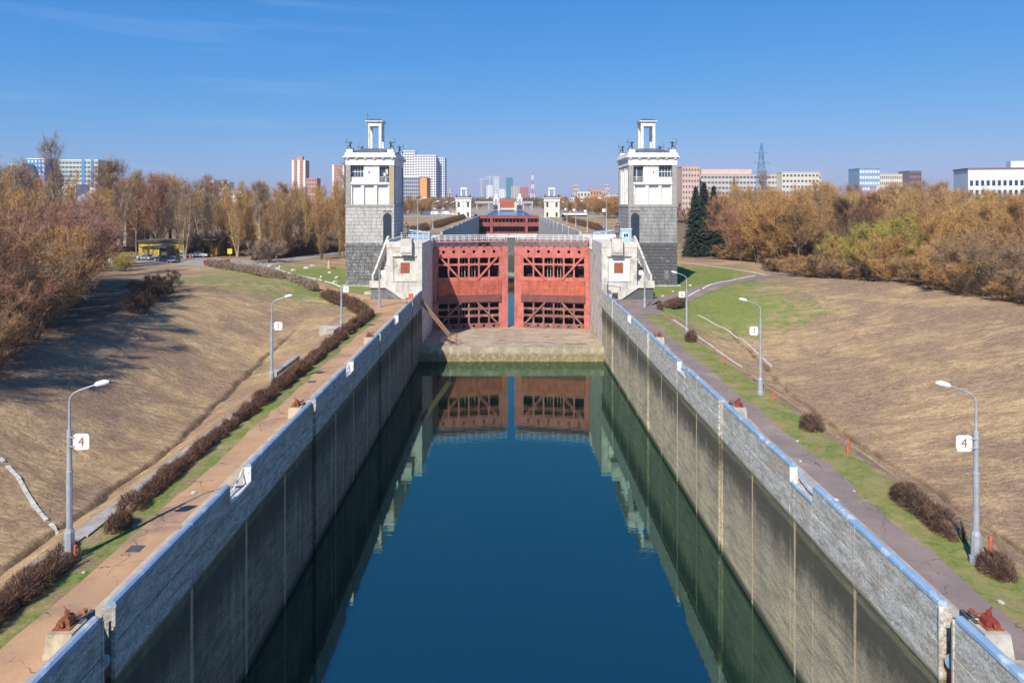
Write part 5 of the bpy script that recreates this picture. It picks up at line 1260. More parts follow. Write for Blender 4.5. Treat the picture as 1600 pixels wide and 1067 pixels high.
    V2 = slivers(P2, D2, L[j] * rg.uniform(.3, .6, N), W[j] * .8, rg)
    V = np.concatenate([V1, V2]); V[:, 2] = np.maximum(V[:, 2], .02)
    nm = 'crown'
    me = tri_mesh(nm, V)
    # join the fine branches: build as second mesh joined through bmesh
    bm = bmesh.new(); bm.from_mesh(me); m2 = fine.mesh('x'); bm.from_mesh(m2); bm.to_mesh(me); bm.free(); bpy.data.meshes.remove(m2)
    tm = tr.mesh('trunk'); tm.shade_smooth()
    return tm, me, H
PROTO = {}
def proto(kind, k):
    if (kind, k) not in PROTO: PROTO[(kind, k)] = make_tree(kind, 100 + 17 * k + len(kind) * 7)
    return PROTO[(kind, k)]
NTREE = [0]
CN = {'tw_orange': 'orange-brown', 'tw_yellow': 'ochre-yellow', 'tw_red': 'reddish', 'tw_brown': 'dull brown', 'tw_grey': 'grey-brown', 'tw_green': 'yellow-green', 'tw_dark': 'dark'}
KN = {'broad': 'broad', 'upright': 'upright', 'shrub': 'many-stemmed', 'birch': 'slender', 'tall': 'tall', 'bush': 'low'}
def tree_label(kind, tm, x, y, where, marks, near, far):
    px = 793 + F * x / y; best = min(marks, key=lambda m_: abs(m_[0] - px))[1]
    return '%s %s tree in the %s, %s row, %s' % (CN[tm], KN[kind], where, 'front' if y < near else 'back' if y > far else 'middle', best)
MR = [(1100, 'by the spruces'), (1190, 'below the pylon'), (1270, 'below the hospital end'), (1358, 'below the glass block'), (1430, 'below the brown block'), (1500, 'left of the white institute'), (1580, 'below the white institute')]
ML = [(20, 'at the frame edge'), (70, 'below the blue block'), (120, 'below the green block'), (185, 'left of the garages'), (250, 'behind the garages'), (335, 'behind the sign'), (400, 'left of the brick tower'), (467, 'below the brick tower'), (520, 'beside the lock tower')]
def put_tree(kind, k, x, y, h, wid, tm, label, group, name='bare_tree', bark='bark', cat='tree', z=None):
    t_me, c_me, H = proto(kind, k)
    z = float(terr(x, y)) - .05 if z is None else z
    r = empty(name, (x, y, z), label, cat, group, rz=random.random() * 6.28)
    sc = h / H; r.scale = (sc * wid, sc * wid, sc)
    for nm, me, mt in (('trunk', t_me, M[bark]), ('crown', c_me, M[tm])):
        if not me.materials: me.materials.append(mt)
        o = bpy.data.objects.new(nm, me); COL.objects.link(o); o.parent = r
        o.material_slots[0].link = 'OBJECT'; o.material_slots[0].material = mt
    NTREE[0] += 1
    return r
VX = lambda x, y: x / y
# ---- left bank: the red-brown thicket in the foreground
LG = 'shrubby trees of the left thicket'
sp = [(-44.5, 61, 8.0, 'tw_red'), (-46.5, 67, 9.5, 'tw_brown'), (-50.0, 73, 11.5, 'tw_orange'), (-52.5, 79, 12.5, 'tw_red'), (-55.5, 85, 13.2, 'tw_red'), (-58.8, 91, 13.5, 'tw_red'), (-61.5, 98, 13.8, 'tw_red'), (-51.5, 66, 11, 'tw_red'),
      (-57, 75, 13.2, 'tw_red'), (-61, 83, 14.5, 'tw_orange'), (-66, 91, 14.8, 'tw_red'), (-70, 99, 14.5, 'tw_grey'), (-70, 107, 14, 'tw_red'), (-55, 69, 12, 'tw_brown'), (-64, 78, 15, 'tw_brown'), (-49, 57, 9.5, 'tw_brown'), (-42.0, 55, 6.5, 'tw_brown'), (-43.5, 58.5, 7.5, 'tw_dark'), (-53, 75, 8.0, 'tw_orange'), (-66, 104, 12.5, 'tw_grey'), (-47.5, 53, 8.5, 'tw_brown')]
for i, (x, y, h, c) in enumerate(sp):
    put_tree('shrub', i % 4, x, y, h, 1.1, c, '%s bare willow in the left thicket, %s' % (CN[c], ('foot of the slope, near' if y < 64 else 'lower edge' if x > -.68 * y + 1 and y < 80 else 'right-hand side' if x > -.645 * y else 'upper back part, ' + ('under the tall grey tree' if i % 2 else 'beside the yellow trees'))), LG, 'willow_shrub')
put_tree('broad', 0, -46.8, 62, 10.5, .9, 'tw_dark', 'dark-trunked bare tree at the foot of the left thicket', LG)
for i, (x, y, h) in enumerate(((-48.6, 91, 3.0), (-48.8, 96, 2.8), (-50.5, 101, 3.0), (-45, 84, 2.4))):
    put_tree('bush', i % 2, x, y, h, 1.35, 'tw_dark', 'low dark bush at the right edge of the left thicket, %s of four' % ['third', 'second', 'farthest', 'nearest'][i], 'dark bushes edging the left thicket', 'bush', cat='bush')
# tall yellowish trees at the left edge
for i, (x, y, h, kk) in enumerate(((-66, 92, 19.5, 'upright'), (-73, 100, 20, 'broad'), (-60, 78, 18, 'upright'), (-78, 104, 22, 'upright'), (-71, 86, 20, 'broad'), (-85, 118, 22, 'upright'), (-56.5, 66, 14, 'broad'))):
    put_tree(kk, i % 3, x, y, h * .88, 1.0, 'tw_yellow' if i % 2 == 0 else 'tw_grey', 'tall pale-twigged bare tree above the thicket, %s' % ['third from the frame edge', 'behind, broad crown', 'close to the frame edge', 'farthest back', 'broad, at the frame edge', 'right behind the thicket', 'lowest and nearest'][i], 'tall trees at the left edge', bark='bark_pale')
# trees out of the frame to the left whose shadows fall on the slope
for i, (x, y, h) in enumerate(((-45.5, 36, 10), (-44, 47, 9), (-46, 27, 11), (-48, 43, 12))):
    put_tree('broad', i % 3, x, y, h, 1.0, 'tw_brown', 'bare tree at the near left edge of the slope', 'bare trees by the near left slope')
# named individuals on the left
put_tree('tall', 0, -86, 130, 26.5, .9, 'tw_grey', 'tall grey bare tree in front of the pale apartment block on the left', None)
put_tree('tall', 1, -100, 132, 24, .8, 'tw_grey', 'tall thin grey tree at the far left above the thicket', None)
for i, (x, y, h, c) in enumerate(((-94, 163, 22, 'tw_brown'), (-100, 172, 24, 'tw_brown'), (-88, 186, 21.5, 'tw_brown'), (-108, 168, 23, 'tw_yellow'), (-92, 156, 19, 'tw_yellow'), (-101, 156, 14, 'tw_yellow'))):
    put_tree('upright' if i != 1 else 'broad', i % 3, x, y, h, 1.15, c, 'tall ochre bare tree left of the garages, %s' % ['third from left', 'second from left, broad', 'right behind the roof', 'leftmost', 'front one', 'short one in front'][i], 'trees beside the yellow garages', bark='bark_pale')
# poisson scatter for the woods
def scatter(seed, n, dmin, box, cond):
    rg = np.random.default_rng(seed); out = []
    for _ in range(n):
        x = rg.uniform(box[0], box[1]); y = rg.uniform(box[2], box[3])
        if not cond(x, y): continue
        if all((x - a) ** 2 + (y - b) ** 2 > dmin ** 2 for a, b in out): out.append((x, y))
    return out
def left_ok(x, y):
    v = x / y
    if v < -.80 or v > -.232: return False
    if y < 186 + max(0, (-x - 62)) * .28: return False
    if polyd(ROAD_L2, x, y) < 5.5: return False
    return True
Ls = scatter(4, 8000, 5.6, (-210, -40, 186, 300), left_ok)
Ls.sort(key=lambda p: p[1])
for i, (x, y) in enumerate(Ls[:96]):
    front = y < 215; r = random.random(); v = x / y
    if v > -.44:
        kk = 'birch' if r < .28 else 'upright'; c = random.choice(['tw_yellow', 'tw_yellow', 'tw_orange', 'tw_orange', 'tw_brown', 'tw_grey'])
    else:
        kk = 'broad' if r < .5 else 'upright'; c = random.choice(['tw_brown', 'tw_red', 'tw_orange', 'tw_grey'])
    px_ = 793 + v * F; top = (270 if px_ < 90 else 308 if px_ < 160 else 272 if px_ < 270 else 284 if px_ < 340 else 281) + random.uniform(-12, 10); h = (PZ(top, y) - float(terr(x, y))) * .90
    put_tree(kk, i % 3, x, y, max(9, h), 1.05, c, tree_label(kk, c, x, y, 'left wood', ML, 210, 250), 'trees of the left wood', bark='bark_pale' if kk == 'birch' or r > .6 else 'bark')
put_tree('tall', 2, -50.5, 205, 28, 1.0, 'tw_grey', 'tall dark-trunked tree just left of the left lock tower', None)
for i in range(12):      # undergrowth along the left wood edge
    x = -48 - i * 3.4; y = 228 - i * 3.2
    put_tree('bush', i % 2, x, y, random.uniform(4.5, 7), 1.4, random.choice(['tw_red', 'tw_grey', 'tw_orange', 'tw_dark']), 'low bush at the foot of the left wood, %s from the tower' % ['first', 'second', 'third', 'fourth', 'fifth', 'sixth', 'seventh', 'eighth', 'ninth', 'tenth', 'eleventh', 'twelfth'][i], 'undergrowth of the left wood', 'bush', cat='bush')
put_tree('bush', 0, -63, 176, 6, 1.3, 'tw_grey', 'many-stemmed bush beside the yellow sign at the car park', None, 'bush', cat='bush')
put_tree('bush', 1, -86, 152, 3.8, 1.2, 'tw_green', 'yellow-green willow bush in front of the yellow garage', None, 'bush', cat='bush')
# ---- right bank wood
def right_ok(x, y):
    v = x / y
    if v > .84 or v < .245: return False
    e = 71 if y < 118 else (71 - (y - 118) * .15 if y < 150 else 64)
    if y > 165: e = 64 - (y - 165) * .2
    if x < max(e, 50): return False
    if y < 86: return False
    if 195 < y < 215 and 52 < x < 66: return False
    if v < .335 and y < 240: return False
    if polyd(ROAD_R, x, y) < 3.5 and x < 72: return False
    return True
Rs = scatter(9, 9000, 7.4, (50, 260, 86, 310), right_ok); Rs.sort(key=lambda p: p[1])
for i, (x, y) in enumerate(Rs[:122]):
    v = x / y; r = random.random()
    edge = (x < 78 and y < 150) or y < 100
    kk = 'shrub' if (edge or r < .35) else ('broad' if r < .8 else 'upright')
    c = random.choice(['tw_orange', 'tw_brown', 'tw_yellow', 'tw_orange', 'tw_brown', 'tw_yellow', 'tw_red'])
    top = (294 if v < .65 else 305) + random.uniform(-14, 12); h = (PZ(top, y) - float(terr(x, y))) * .90
    if edge: h = random.uniform(7, 11)
    elif y < 135: h = min(h, random.uniform(11, 17))
    put_tree(kk, i % (4 if kk == 'shrub' else 3), x, y, h, 1.15, c, tree_label(kk, c, x, y, 'right wood', MR, 130, 210), 'trees of the right wood')
rg = np.random.default_rng(5)
for i in range(18):
    y = 90 + i * 4.0; x = (68 if y < 118 else 66 - (y - 118) * .12) + rg.uniform(-1.2, 2)
    put_tree('bush', i % 2, x, y, rg.uniform(2.2, 4.6), 1.6, ['tw_brown', 'tw_orange', 'tw_dark'][i % 3], 'low %s bush fringing the right wood, %s' % (['brown', 'orange-brown', 'dark'][i % 3], ['at the right frame edge', 'below the institute', 'left of the institute', 'below the brown block', 'near the willow', 'beside the road end'][min(5, i // 3)]), 'bushes fringing the right wood', 'bush', cat='bush')
put_tree('bush', 0, 76, 136, 11.5, 1.1, 'tw_green', 'rounded yellow-green budding willow at the edge of the right wood', None, 'bush', cat='bush')
put_tree('bush', 1, 70.5, 141, 8.5, .9, 'tw_green', 'smaller yellow-green bush left of the rounded willow', None, 'bush', cat='bush')
put_tree('broad', 1, 74, 147, 15.5, 1.1, 'tw_dark', 'gnarled dark tree with forked trunk standing over the yellow-green willow', None)
put_tree('tall', 0, 92, 250, 27, .9, 'tw_grey', 'tall pale bare tree behind the right wood below the hospital', None)
put_tree('tall', 1, 76, 240, 24, .9, 'tw_grey', 'slender pale bare tree beside the blue pylon', None)
for i in range(8):
    put_tree('bush', i % 2, 60 + i * 1.6, 190 - i * 2.4, rg.uniform(2.5, 4.2), 1.6, 'tw_brown', 'low brown bush in front of the right wood near the spruces', 'bushes near the spruces', 'bush', cat='bush')
# ---- woods beside the upper canal
def canal_ok(x, y):
    v = x / y; s = abs(x - X0)
    if s < 26 + (y - 330) * .03: return False
    return abs(v) < .255
Cs = scatter(21, 3000, 13, (-210, 210, 415, 800), canal_ok)
for i, (x, y) in enumerate(Cs[:34]):
    h = random.uniform(8, 13) * (1.0 if y < 600 else 1.2)
    if -62 < x < -25 and y < 470: continue
    put_tree('shrub' if random.random() < .6 else 'broad', i % 3, x, y, h, 1.7, random.choice(['tw_orange', 'tw_brown', 'tw_grey', 'tw_orange']), tree_label('broad', 'tw_brown', x, y, 'canal wood', [(650, 'by the small white tower'), (750, 'near the canal, left'), (820, 'near the canal, right'), (900, 'right of the cream tower'), (960, 'beside the right tower')], 520, 680), 'far trees beside the upper canal')
for i in range(22):
    yy = 425 + (i % 5) * 26; vv_ = -.168 + .0042 * i + (0 if i < 12 else .0)
    if i >= 12: vv_ = .078 + .0085 * (i - 12)
    put_tree('shrub' if i % 3 else 'broad', i % 3, vv_ * yy, yy, random.uniform(9.5, 12.5), 1.6, random.choice(['tw_orange', 'tw_brown', 'tw_yellow']), 'small far bare tree %s' % ('at the foot of the white tower blocks' if i < 12 else 'before the pale houses near the right lock tower'), 'far tree belts by the upper canal')
put_tree('shrub', 1, 50, 330, 12, 1.9, 'tw_orange', 'rounded orange-brown tree on the green field right of the upper chamber', None, z=7.5)
put_tree('shrub', 2, 58, 345, 12, 1.9, 'tw_orange', 'broad orange-brown tree nearest the right tower on the upper field', None, z=7.5)

# ---- spruces
def spruce_mesh(seed):
    rg = np.random.default_rng(seed); Ps = []; Ds = []; Ls_ = []; Ws = []
    H = 20.0
    for k in range(64):
        t = k / 64; z = 1.0 + t * (H - 1.2); Rr = 3.9 * (1 - t) ** .8 + .12; nb = int(15 - 5 * t)
        for b in range(nb):
            a = rg.random() * 6.283; L = Rr * rg.uniform(.72, 1.08); n = max(10, int(60 * L / 3))
            u = rg.random(n); dr = np.array([math.cos(a), math.sin(a), 0]); pp = np.outer(u * L, dr); pp[:, 2] = z - .28 * L * u ** 1.5 + .12 * L * u ** 4 + rg.normal(0, .06, n)
            w = rg.normal(0, .22, n) * (1 - u * .6); pp[:, 0] += -math.sin(a) * w; pp[:, 1] += math.cos(a) * w
            dd = unit(dr[None] * .8 + rg.normal(0, .45, (n, 3)) + [0, 0, -.35])
            Ps.append(pp); Ds.append(dd); Ls_.append(rg.uniform(.35, .7, n)); Ws.append(rg.uniform(.14, .26, n))
    return tri_mesh('crown', slivers(np.concatenate(Ps), np.concatenate(Ds), np.concatenate(Ls_), np.concatenate(Ws), rg))
SM = spruce_mesh(1)
stm = MB().tube([(0, 0, 0), (0, 0, 10), (0, 0, 19.5)], [.28, .16, .03], 7).mesh('trunk')
for i, (px, top, Y, w_, lab) in enumerate(((1087, 290, 200, .95, 'left dark blue-green spruce of the three beside the right tower'), (1100, 283, 204, 1.0, 'tallest middle spruce of the three beside the right tower'), (1115, 289, 202, .95, 'right dark blue-green spruce of the three, at the edge of the brown wood'))):
    x = PXX(px, Y); z = float(terr(x, Y)); h = PZ(top, Y) - z
    r = empty('spruce_tree', (x, Y, z), lab, 'spruce', 'three spruces beside the right tower', rz=i * 2.1); r.scale = (h / 20 * w_, h / 20 * w_, h / 20)
    for nm, me, mt in (('trunk', stm, 'bark'), ('crown', SM, 'spruce')):
        if not me.materials: me.materials.append(M[mt])
        o = bpy.data.objects.new(nm, me); COL.objects.link(o); o.parent = r

# ---- clipped hedges and round bushes
def hedge_mesh(L, w, h, n, seed, rnd_=.5):
    """dense twig mass in a rounded box along +y"""
    rg = np.random.default_rng(seed)
    u = rg.random(n) * L; a = rg.random(n) * math.pi; rr = np.sqrt(rg.uniform(.25, 1, n))
    endf = np.clip(np.minimum(u, L - u) / (w * .6), 0, 1) ** .5; lump = 1 + .16 * np.sin(u * 2.3 + seed) + .12 * (vnoise(u * 1.7, a * 2, seed) - .5)
    x = np.cos(a) * w / 2 * rr * (.35 + .65 * endf) * lump; z = np.sin(a) ** .7 * h * rr * (.3 + .7 * endf) * lump
    P = np.stack([x, u, z], 1); D = unit(np.stack([np.cos(a) * .6, rg.normal(0, .35, n), np.sin(a) * .9 + .25], 1) + rg.normal(0, .35, (n, 3)))
    V = slivers(P, D, rg.uniform(.10, .24, n) + (rg.random(n) < .12) * rg.uniform(.1, .3, n), rg.uniform(.012, .028, n), rg)
    gap = vnoise(P[:, 1] * 1.3 + seed * 7, P[:, 0] * 2, 31) * .5 + .5 * vnoise(P[:, 1] * .5 + seed * 3, P[:, 0] * 0, 32) > .24; V = V.reshape(-1, 9)[gap].reshape(-1, 3); V[:, 2] = np.maximum(V[:, 2], 0)
    return V
def hedge(p, q, w, h, label, group, mat='tw_hedge', dens=420, name='hedge', seed=0):
    p = Vector((*p, 0)); q = Vector((*q, 0)); L = (q - p).length; n = int(dens * L * (w + h))
    dist = max(25, (p.y + q.y) / 2); f = min(4.5, max(1, dist / 40)); n = int(n / f)
    V = hedge_mesh(L, w, h, n, seed)
    if f > 1.2:      # farther hedges: fewer, stouter shoots
        T = V.reshape(-1, 3, 3); c = (T[:, 0] + T[:, 1]) / 2; T[:, 0] = c + (T[:, 0] - c) * f; T[:, 1] = c + (T[:, 1] - c) * f; T[:, 2] = c + (T[:, 2] - c) * min(2, f ** .5)
        V = T.reshape(-1, 3)
    t = empty(name, (p.x, p.y, (float(terr(p.x, p.y)) + float(terr(q.x, q.y))) / 2), label, 'hedge' if name == 'hedge' else 'bush', group, rz=math.atan2(q.y - p.y, q.x - p.x) - math.pi / 2)
    o = bpy.data.objects.new('twigs', tri_mesh('twigs', V, mat=M[mat])); COL.objects.link(o); o.parent = t
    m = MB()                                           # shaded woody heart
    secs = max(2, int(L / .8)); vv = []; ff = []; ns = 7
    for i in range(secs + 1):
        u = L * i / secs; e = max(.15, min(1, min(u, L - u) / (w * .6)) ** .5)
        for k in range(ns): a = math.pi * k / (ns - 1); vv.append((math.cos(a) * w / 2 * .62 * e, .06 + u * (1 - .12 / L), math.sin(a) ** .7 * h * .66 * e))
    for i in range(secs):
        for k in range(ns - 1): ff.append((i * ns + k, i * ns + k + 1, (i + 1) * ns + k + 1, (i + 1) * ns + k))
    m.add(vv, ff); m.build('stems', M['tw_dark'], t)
    return t
HL = 'clipped brown hedge segments beside the left path'
segs = [(24.0, 30.6, 1.5, 1.0), (34.3, 35.9, 1.5, 1.05), (36.1, 41, 1.15, .8), (41.1, 46.3, 1.15, .8), (46.6, 52, 1.2, .85), (52.4, 56.2, 1.4, 1.0), (56.8, 60.5, 1.45, 1.05), (60.9, 65.5, 1.4, 1.0), (65.9, 71, 1.35, 1.0), (71.4, 76.5, 1.4, 1.05), (76.9, 80.5, 1.5, 1.1), (81, 84.6, 1.5, 1.15), (85, 89, 1.5, 1.2), (89.3, 95.6, 1.6, 1.2)]
wds = ['nearest to the camera, in front of lamp 4', 'just past lamp 4', 'first long piece beyond lamp 4', 'second long piece beyond lamp 4', 'third long piece beyond lamp 4', 'just before lamp 3', 'level with lamp 3', 'first beyond lamp 3', 'second beyond lamp 3', 'third beyond lamp 3', 'just before lamp 2', 'level with lamp 2', 'first beyond lamp 2', 'last straight piece before the bend']
for i, (a, b, w, h) in enumerate(segs):
    hedge((-19.35 + .1 * math.sin(i), a), (-19.3 + .1 * math.sin(i + 2), b), w * .86, h * .85, 'brown clipped hedge beside the left path, %s' % wds[i], HL, seed=i, dens=900)
hedge((-18.75, 32.3), (-18.75, 33.7), 1.3, .95, 'small round purple-brown bush just behind the nearest left lamp', None, name='round_bush', seed=40, dens=900)
for i, (p, q, lab) in enumerate((((-20.0, 96.2), (-24.6, 106), 'brown hedge curving from the left path toward the lawn, near piece'), ((-24.9, 106.3), (-31.2, 115.5), 'brown hedge curving toward the lawn, far piece'), ((-33.4, 118.5), (-42, 131.5), 'grey-brown hedge along the left road below the lawn'),
        ((-43.5, 133.5), (-56, 149.5), 'grey-brown hedge along the left road before the car park'), ((-56.3, 149.8), (-73, 166), 'grey-brown hedge at the rim of the car park'), ((-68, 182), (-62, 196), 'left end of the long dark hedge below the left wood'), ((-61.8, 196.4), (-53, 222), 'long dark hedge below the left wood beside the tower'))):
    hedge(p, q, 1.8, 1.5 if i < 5 else 2.4, lab, 'hedges round the left road', seed=60 + i, mat='tw_hedge' if i < 2 else 'tw_grey' if i < 5 else 'tw_dark', dens=500)
for i, (x, a, b, w, h, lab) in enumerate(((20.75, 28.2, 29.6, 1.5, 1.0, 'loose twiggy bush beside the base of the nearest right lamp'), (20.9, 31.6, 36.9, 1.2, .95, 'long brown bush between the right path and the nearest right lamp'), (21.15, 46.7, 48.3, 1.6, 1.15, 'dark ball-shaped bush alone in the right verge'), (21.0, 77.0, 78.6, 1.7, 1.4, 'small dark ball-shaped bush beside the lamp with number 2'))):
    hedge((x, a), (x, b), w, h, lab, None, name='round_bush' if i != 1 else 'bush', mat='tw_shoot', seed=80 + i, dens=1000)
hedge((24.5, 106.8), (29.3, 113.0), 1.6, 1.2, 'reddish hedge at the bend of the right road', None, seed=91, mat='tw_hedge')
hedge((22.9, 102.0), (22.9, 103.2), 1.1, 1.4, 'thin bush on the verge near the farthest right lamp', None, seed=92, name='bush')
for i, (a, b) in enumerate(((152, 180), (181, 212), (213, 245), (246, 290))):
    hedge((24.3, a), (24.3, b), 2.0, 1.5, 'dark hedge right of the upper chamber, %s piece' % ['nearest', 'second', 'third', 'farthest'][i], 'hedges right of the upper chamber', seed=100 + i, dens=260)
for i, (a, b) in enumerate(((158, 166), (176, 188), (200, 240), (242, 330))):
    hedge((-21.5 - (i < 2), a), (-21.2 - (i < 2), b), 2.2, 1.7, 'dark hedge left of the upper chamber, %s piece' % ['nearest', 'second', 'third', 'farthest'][i], 'hedges left of the upper chamber', seed=110 + i, dens=260)

# ---- grass blades (stuff)
def blades(name, n, box, cond, mat, Lr, W0, seed, comb=(0.45, 0.75, .35), green=False):
    rg = np.random.default_rng(seed)
    # more blades near the camera
    y = box[2] + (box[3] - box[2]) * rg.random(n) ** 1.5; x = rg.uniform(box[0], box[1], n)
    k = cond(x, y); x = x[k]; y = y[k]; z = terr(x, y) - .02
    P = np.stack([x, y, z], 1); m_ = len(P)
    cl = vnoise(x * .5, y * .5, 3)[:, None]
    D = unit(np.array(comb)[None] * (.4 + cl) + rg.normal(0, .45, (m_, 3)) + [0, 0, .25]); D[:, 2] = np.abs(D[:, 2])
    L = rg.uniform(*Lr, m_); W = W0 * (y / 40) ** .8 * rg.uniform(.6, 1.3, m_)
    V = slivers(P, D, L, W, rg); o = bpy.data.objects.new(name, tri_mesh(name, V, mat=M[mat])); COL.objects.link(o)
    o['kind'] = 'stuff'; return o
def c_right(x, y): return (x / y < .80) & (polyd(ROAD_R, x, y) > 3) & (rg_n(x, y) > .5)
def rg_n(x, y): return vnoise(x * .9, y * .9, 77)
blades('dry_grass', 150000, (22.0, 68, 22, 125), c_right, 'blade_dry', (.10, .30), .016, 1, comb=(.5, 1.1, .22))
def c_left(x, y): return (x / y > -.80) & (polyd(ROAD_L, x, y) > 3) & (rg_n(x, y) > .5)
blades('dry_grass', 100000, (-52, -22.0, 22, 130), c_left, 'blade_dry', (.10, .26), .016, 2, comb=(-.5, 1.0, .22))
blades('green_grass', 34000, (X0 + 18.2, X0 + 20.9, 20, 112), lambda x, y: rg_n(x, y) > .35, 'blade_green', (.06, .14), .016, 3)
blades('green_grass', 26000, (X0 - 19.6, X0 - 18.1, 20, 100), lambda x, y: rg_n(x, y) > .1, 'blade_green', (.06, .14), .016, 4)
blades('lawn_grass', 30000, (24, 58, 108, 165), lambda x, y: (polyd(ROAD_R, x, y) > 3) & (x < .43 * y - 8), 'blade_green', (.1, .22), .03, 5)

# ---- distant woodland masses (stuff)
def woodland(name, n, box, hfun, cond, mat, seed, per=26):
    rg = np.random.default_rng(seed); x = rg.uniform(box[0], box[1], n); y = box[2] + (box[3] - box[2]) * rg.random(n)
    k = cond(x, y); x = x[k]; y = y[k]; h = hfun(x, y) * rg.uniform(.8, 1.15, len(x)); z = terr(x, y)
    r = 3.6 * (y / 500) ** .35
    N = len(x) * per; i = np.repeat(np.arange(len(x)), per)
    d = unit(rg.normal(size=(N, 3))) * rg.uniform(.3, 1, (N, 1))
    P = np.stack([x[i] + d[:, 0] * r[i], y[i] + d[:, 1] * r[i], z[i] + h[i] * (.55 + .42 * d[:, 2])], 1)
    D = unit(rg.normal(size=(N, 3)) + [0, 0, .5]); V = slivers(P, D, rg.uniform(1.5, 3.5, N) * (y[i] / 500) ** .5, rg.uniform(.5, 1.1, N) * (y[i] / 500) ** .5, rg)
    o = bpy.data.objects.new(name, tri_mesh(name, V, mat=M[mat])); COL.objects.link(o); o['kind'] = 'stuff'; return o
woodland('distant_woodland', 2600, (-800, -75, 300, 900), lambda x, y: 11 + 0 * x, lambda x, y: (x / y < -.255) & (x / y > -.85), 'far_wood', 1)
woodland('distant_woodland', 2900, (75, 800, 300, 900), lambda x, y: 13.5 + 0 * x, lambda x, y: (x / y > .25) & (x / y < .85), 'far_wood', 2)
woodland('distant_woodland', 2400, (-420, 420, 800, 1500), lambda x, y: 12 + (y - 800) * .012, lambda x, y: (np.abs(x / y) < .3) & (np.abs(x - 0) > 30), 'far_wood', 3)
woodland('distant_forest', 5200, (-2600, 2600, 1500, 2900), lambda x, y: 22 + 18 * sm(.02, .3, x / y) + (y - 1500) * .006, lambda x, y: (np.abs(x / y) < .85), 'far_dark', 4, 20)

# ------------------------------------------------------------------ distant and middle buildings
WM = {}
def winmesh(w, h, mt):
    k = (w, h, mt)
    if k not in WM: WM[k] = MB().box(-w / 2, w / 2, -.12, .0, -h / 2, h / 2).mesh('window'); WM[k].materials.append(M[mt])
    return WM[k]
def building(name, label, px0, px1, ytop, Y, depth, wall, floors, cols, win='b_window', wf=.55, hf=.5, side=None, scols=0, group=None, zb=6.0, roof=None, rz=0, cat='building', strips=None):
    x0, x1 = PXX(px0, Y), PXX(px1, Y); W = x1 - x0; zt = PZ(ytop, Y); H = zt - zb
    t = empty(name, ((x0 + x1) / 2, Y, zb), label, cat, group, rz=rz)
    MB().box(-W / 2, W / 2, 0, depth, 0, H).build('wall', M[wall], t)
    MB().box(-W / 2 - .2, W / 2 + .2, -.2, depth + .2, H, H + .5).build('roof', M[roof or wall], t)
    vis0 = 0
    fh = H / floors; cw = W / cols
    for f in range(floors):
        zc = (f + .5) * fh
        if zt and (zb + zc) < CAMZ - 6: continue
        for c in range(cols):
            o = bpy.data.objects.new('window', winmesh(round(cw * wf, 2), round(fh * hf, 2), win)); COL.objects.link(o); o.parent = t; o.location = (-W / 2 + (c + .5) * cw, 0, zc)
        if scols:
            q = 1 if (x0 + x1) < 0 else -1; sw = depth / scols
            for c in range(scols):
                o = bpy.data.objects.new('window', winmesh(round(sw * wf, 2), round(fh * hf, 2), win)); COL.objects.link(o); o.parent = t; o.location = (q * W / 2, (c + .5) * sw, zc); o.rotation_euler = (0, 0, q * math.pi / 2)
    if strips:
        for (a, b, mt) in strips: MB().box(-W / 2 + a * W, -W / 2 + b * W, -.3, -.13, 0, H + .6).build('panel', M[mt], t)
    return t
building('tower_block', 'tallest stepped white tower block rising directly behind the left lock tower', 627, 648, 236, 900, 18, 'b_white', 24, 5, win='b_window_dark', wf=.7, group='white tower blocks', roof='b_white')
building('tower_block', 'wide white tower block beside the tallest one, left centre', 648, 681, 243, 890, 20, 'b_white', 22, 8, win='b_window_dark', wf=.6, group='white tower blocks')
building('tower_block', 'right end of the white tower blocks with blue-shaded balconies', 681, 695, 247, 905, 26, 'b_paleblue', 21, 4, wf=.6, win='b_window_dark', scols=4, group='white tower blocks')
building('apartment_slab', 'blue-grey apartment slab in front of the white towers', 630, 655, 277, 620, 14, 'b_bluegrey', 10, 8, win='b_window_dark', roof='b_white')
building('apartment_slab', 'orange end wall of a low apartment slab before the white towers', 656, 667, 278, 600, 30, 'b_orange', 1, 1, wf=.01, hf=.01, scols=6)
t = building('brick_tower', 'lone brick and white high-rise behind the left wood', 456, 477, 251, 1000, 20, 'b_brick', 17, 5, wf=.5, strips=[(.0, .14, 'b_white'), (.42, .58, 'b_white'), (.86, 1.0, 'b_white')])
MB().box(-4.2, 4.2, 4, 12, PZ(251, 1000) - 5.4, PZ(244, 1000) - 6).build('crown_storey', M['b_brick'], t)
building('brick_tower', 'second brick high-rise half hidden by the left lock tower', 519, 538, 258, 1000, 20, 'b_brick', 15, 5, strips=[(.0, .14, 'b_white'), (.86, 1.0, 'b_white')])
building('brick_block', 'low brick block right of the lone high-rise', 478, 495, 279, 1000, 20, 'b_brick', 8, 4)
building('glass_block', 'blue apartment tower at the left skyline', 42, 70, 249, 420, 16, 'b_blue', 14, 5, win='b_paleblue', wf=.5, roof='b_white')
building('apartment_block', 'pale green apartment block at the far left behind the trees', 12, 36, 257, 410, 16, 'b_green', 12, 5)
building('apartment_block', 'long pale green apartment block with blue stripes on the left skyline', 90, 153, 251, 430, 16, 'b_green', 13, 11, wf=.75, hf=.4, strips=[(.60, .68, 'b_blue'), (.83, .89, 'b_blue'), (.0, .03, 'b_bluegrey')], roof='b_white')
t = empty('house', (PXX(150, 205), 205, 3), 'pink-walled house with grey hipped roof behind the thicket', 'house')
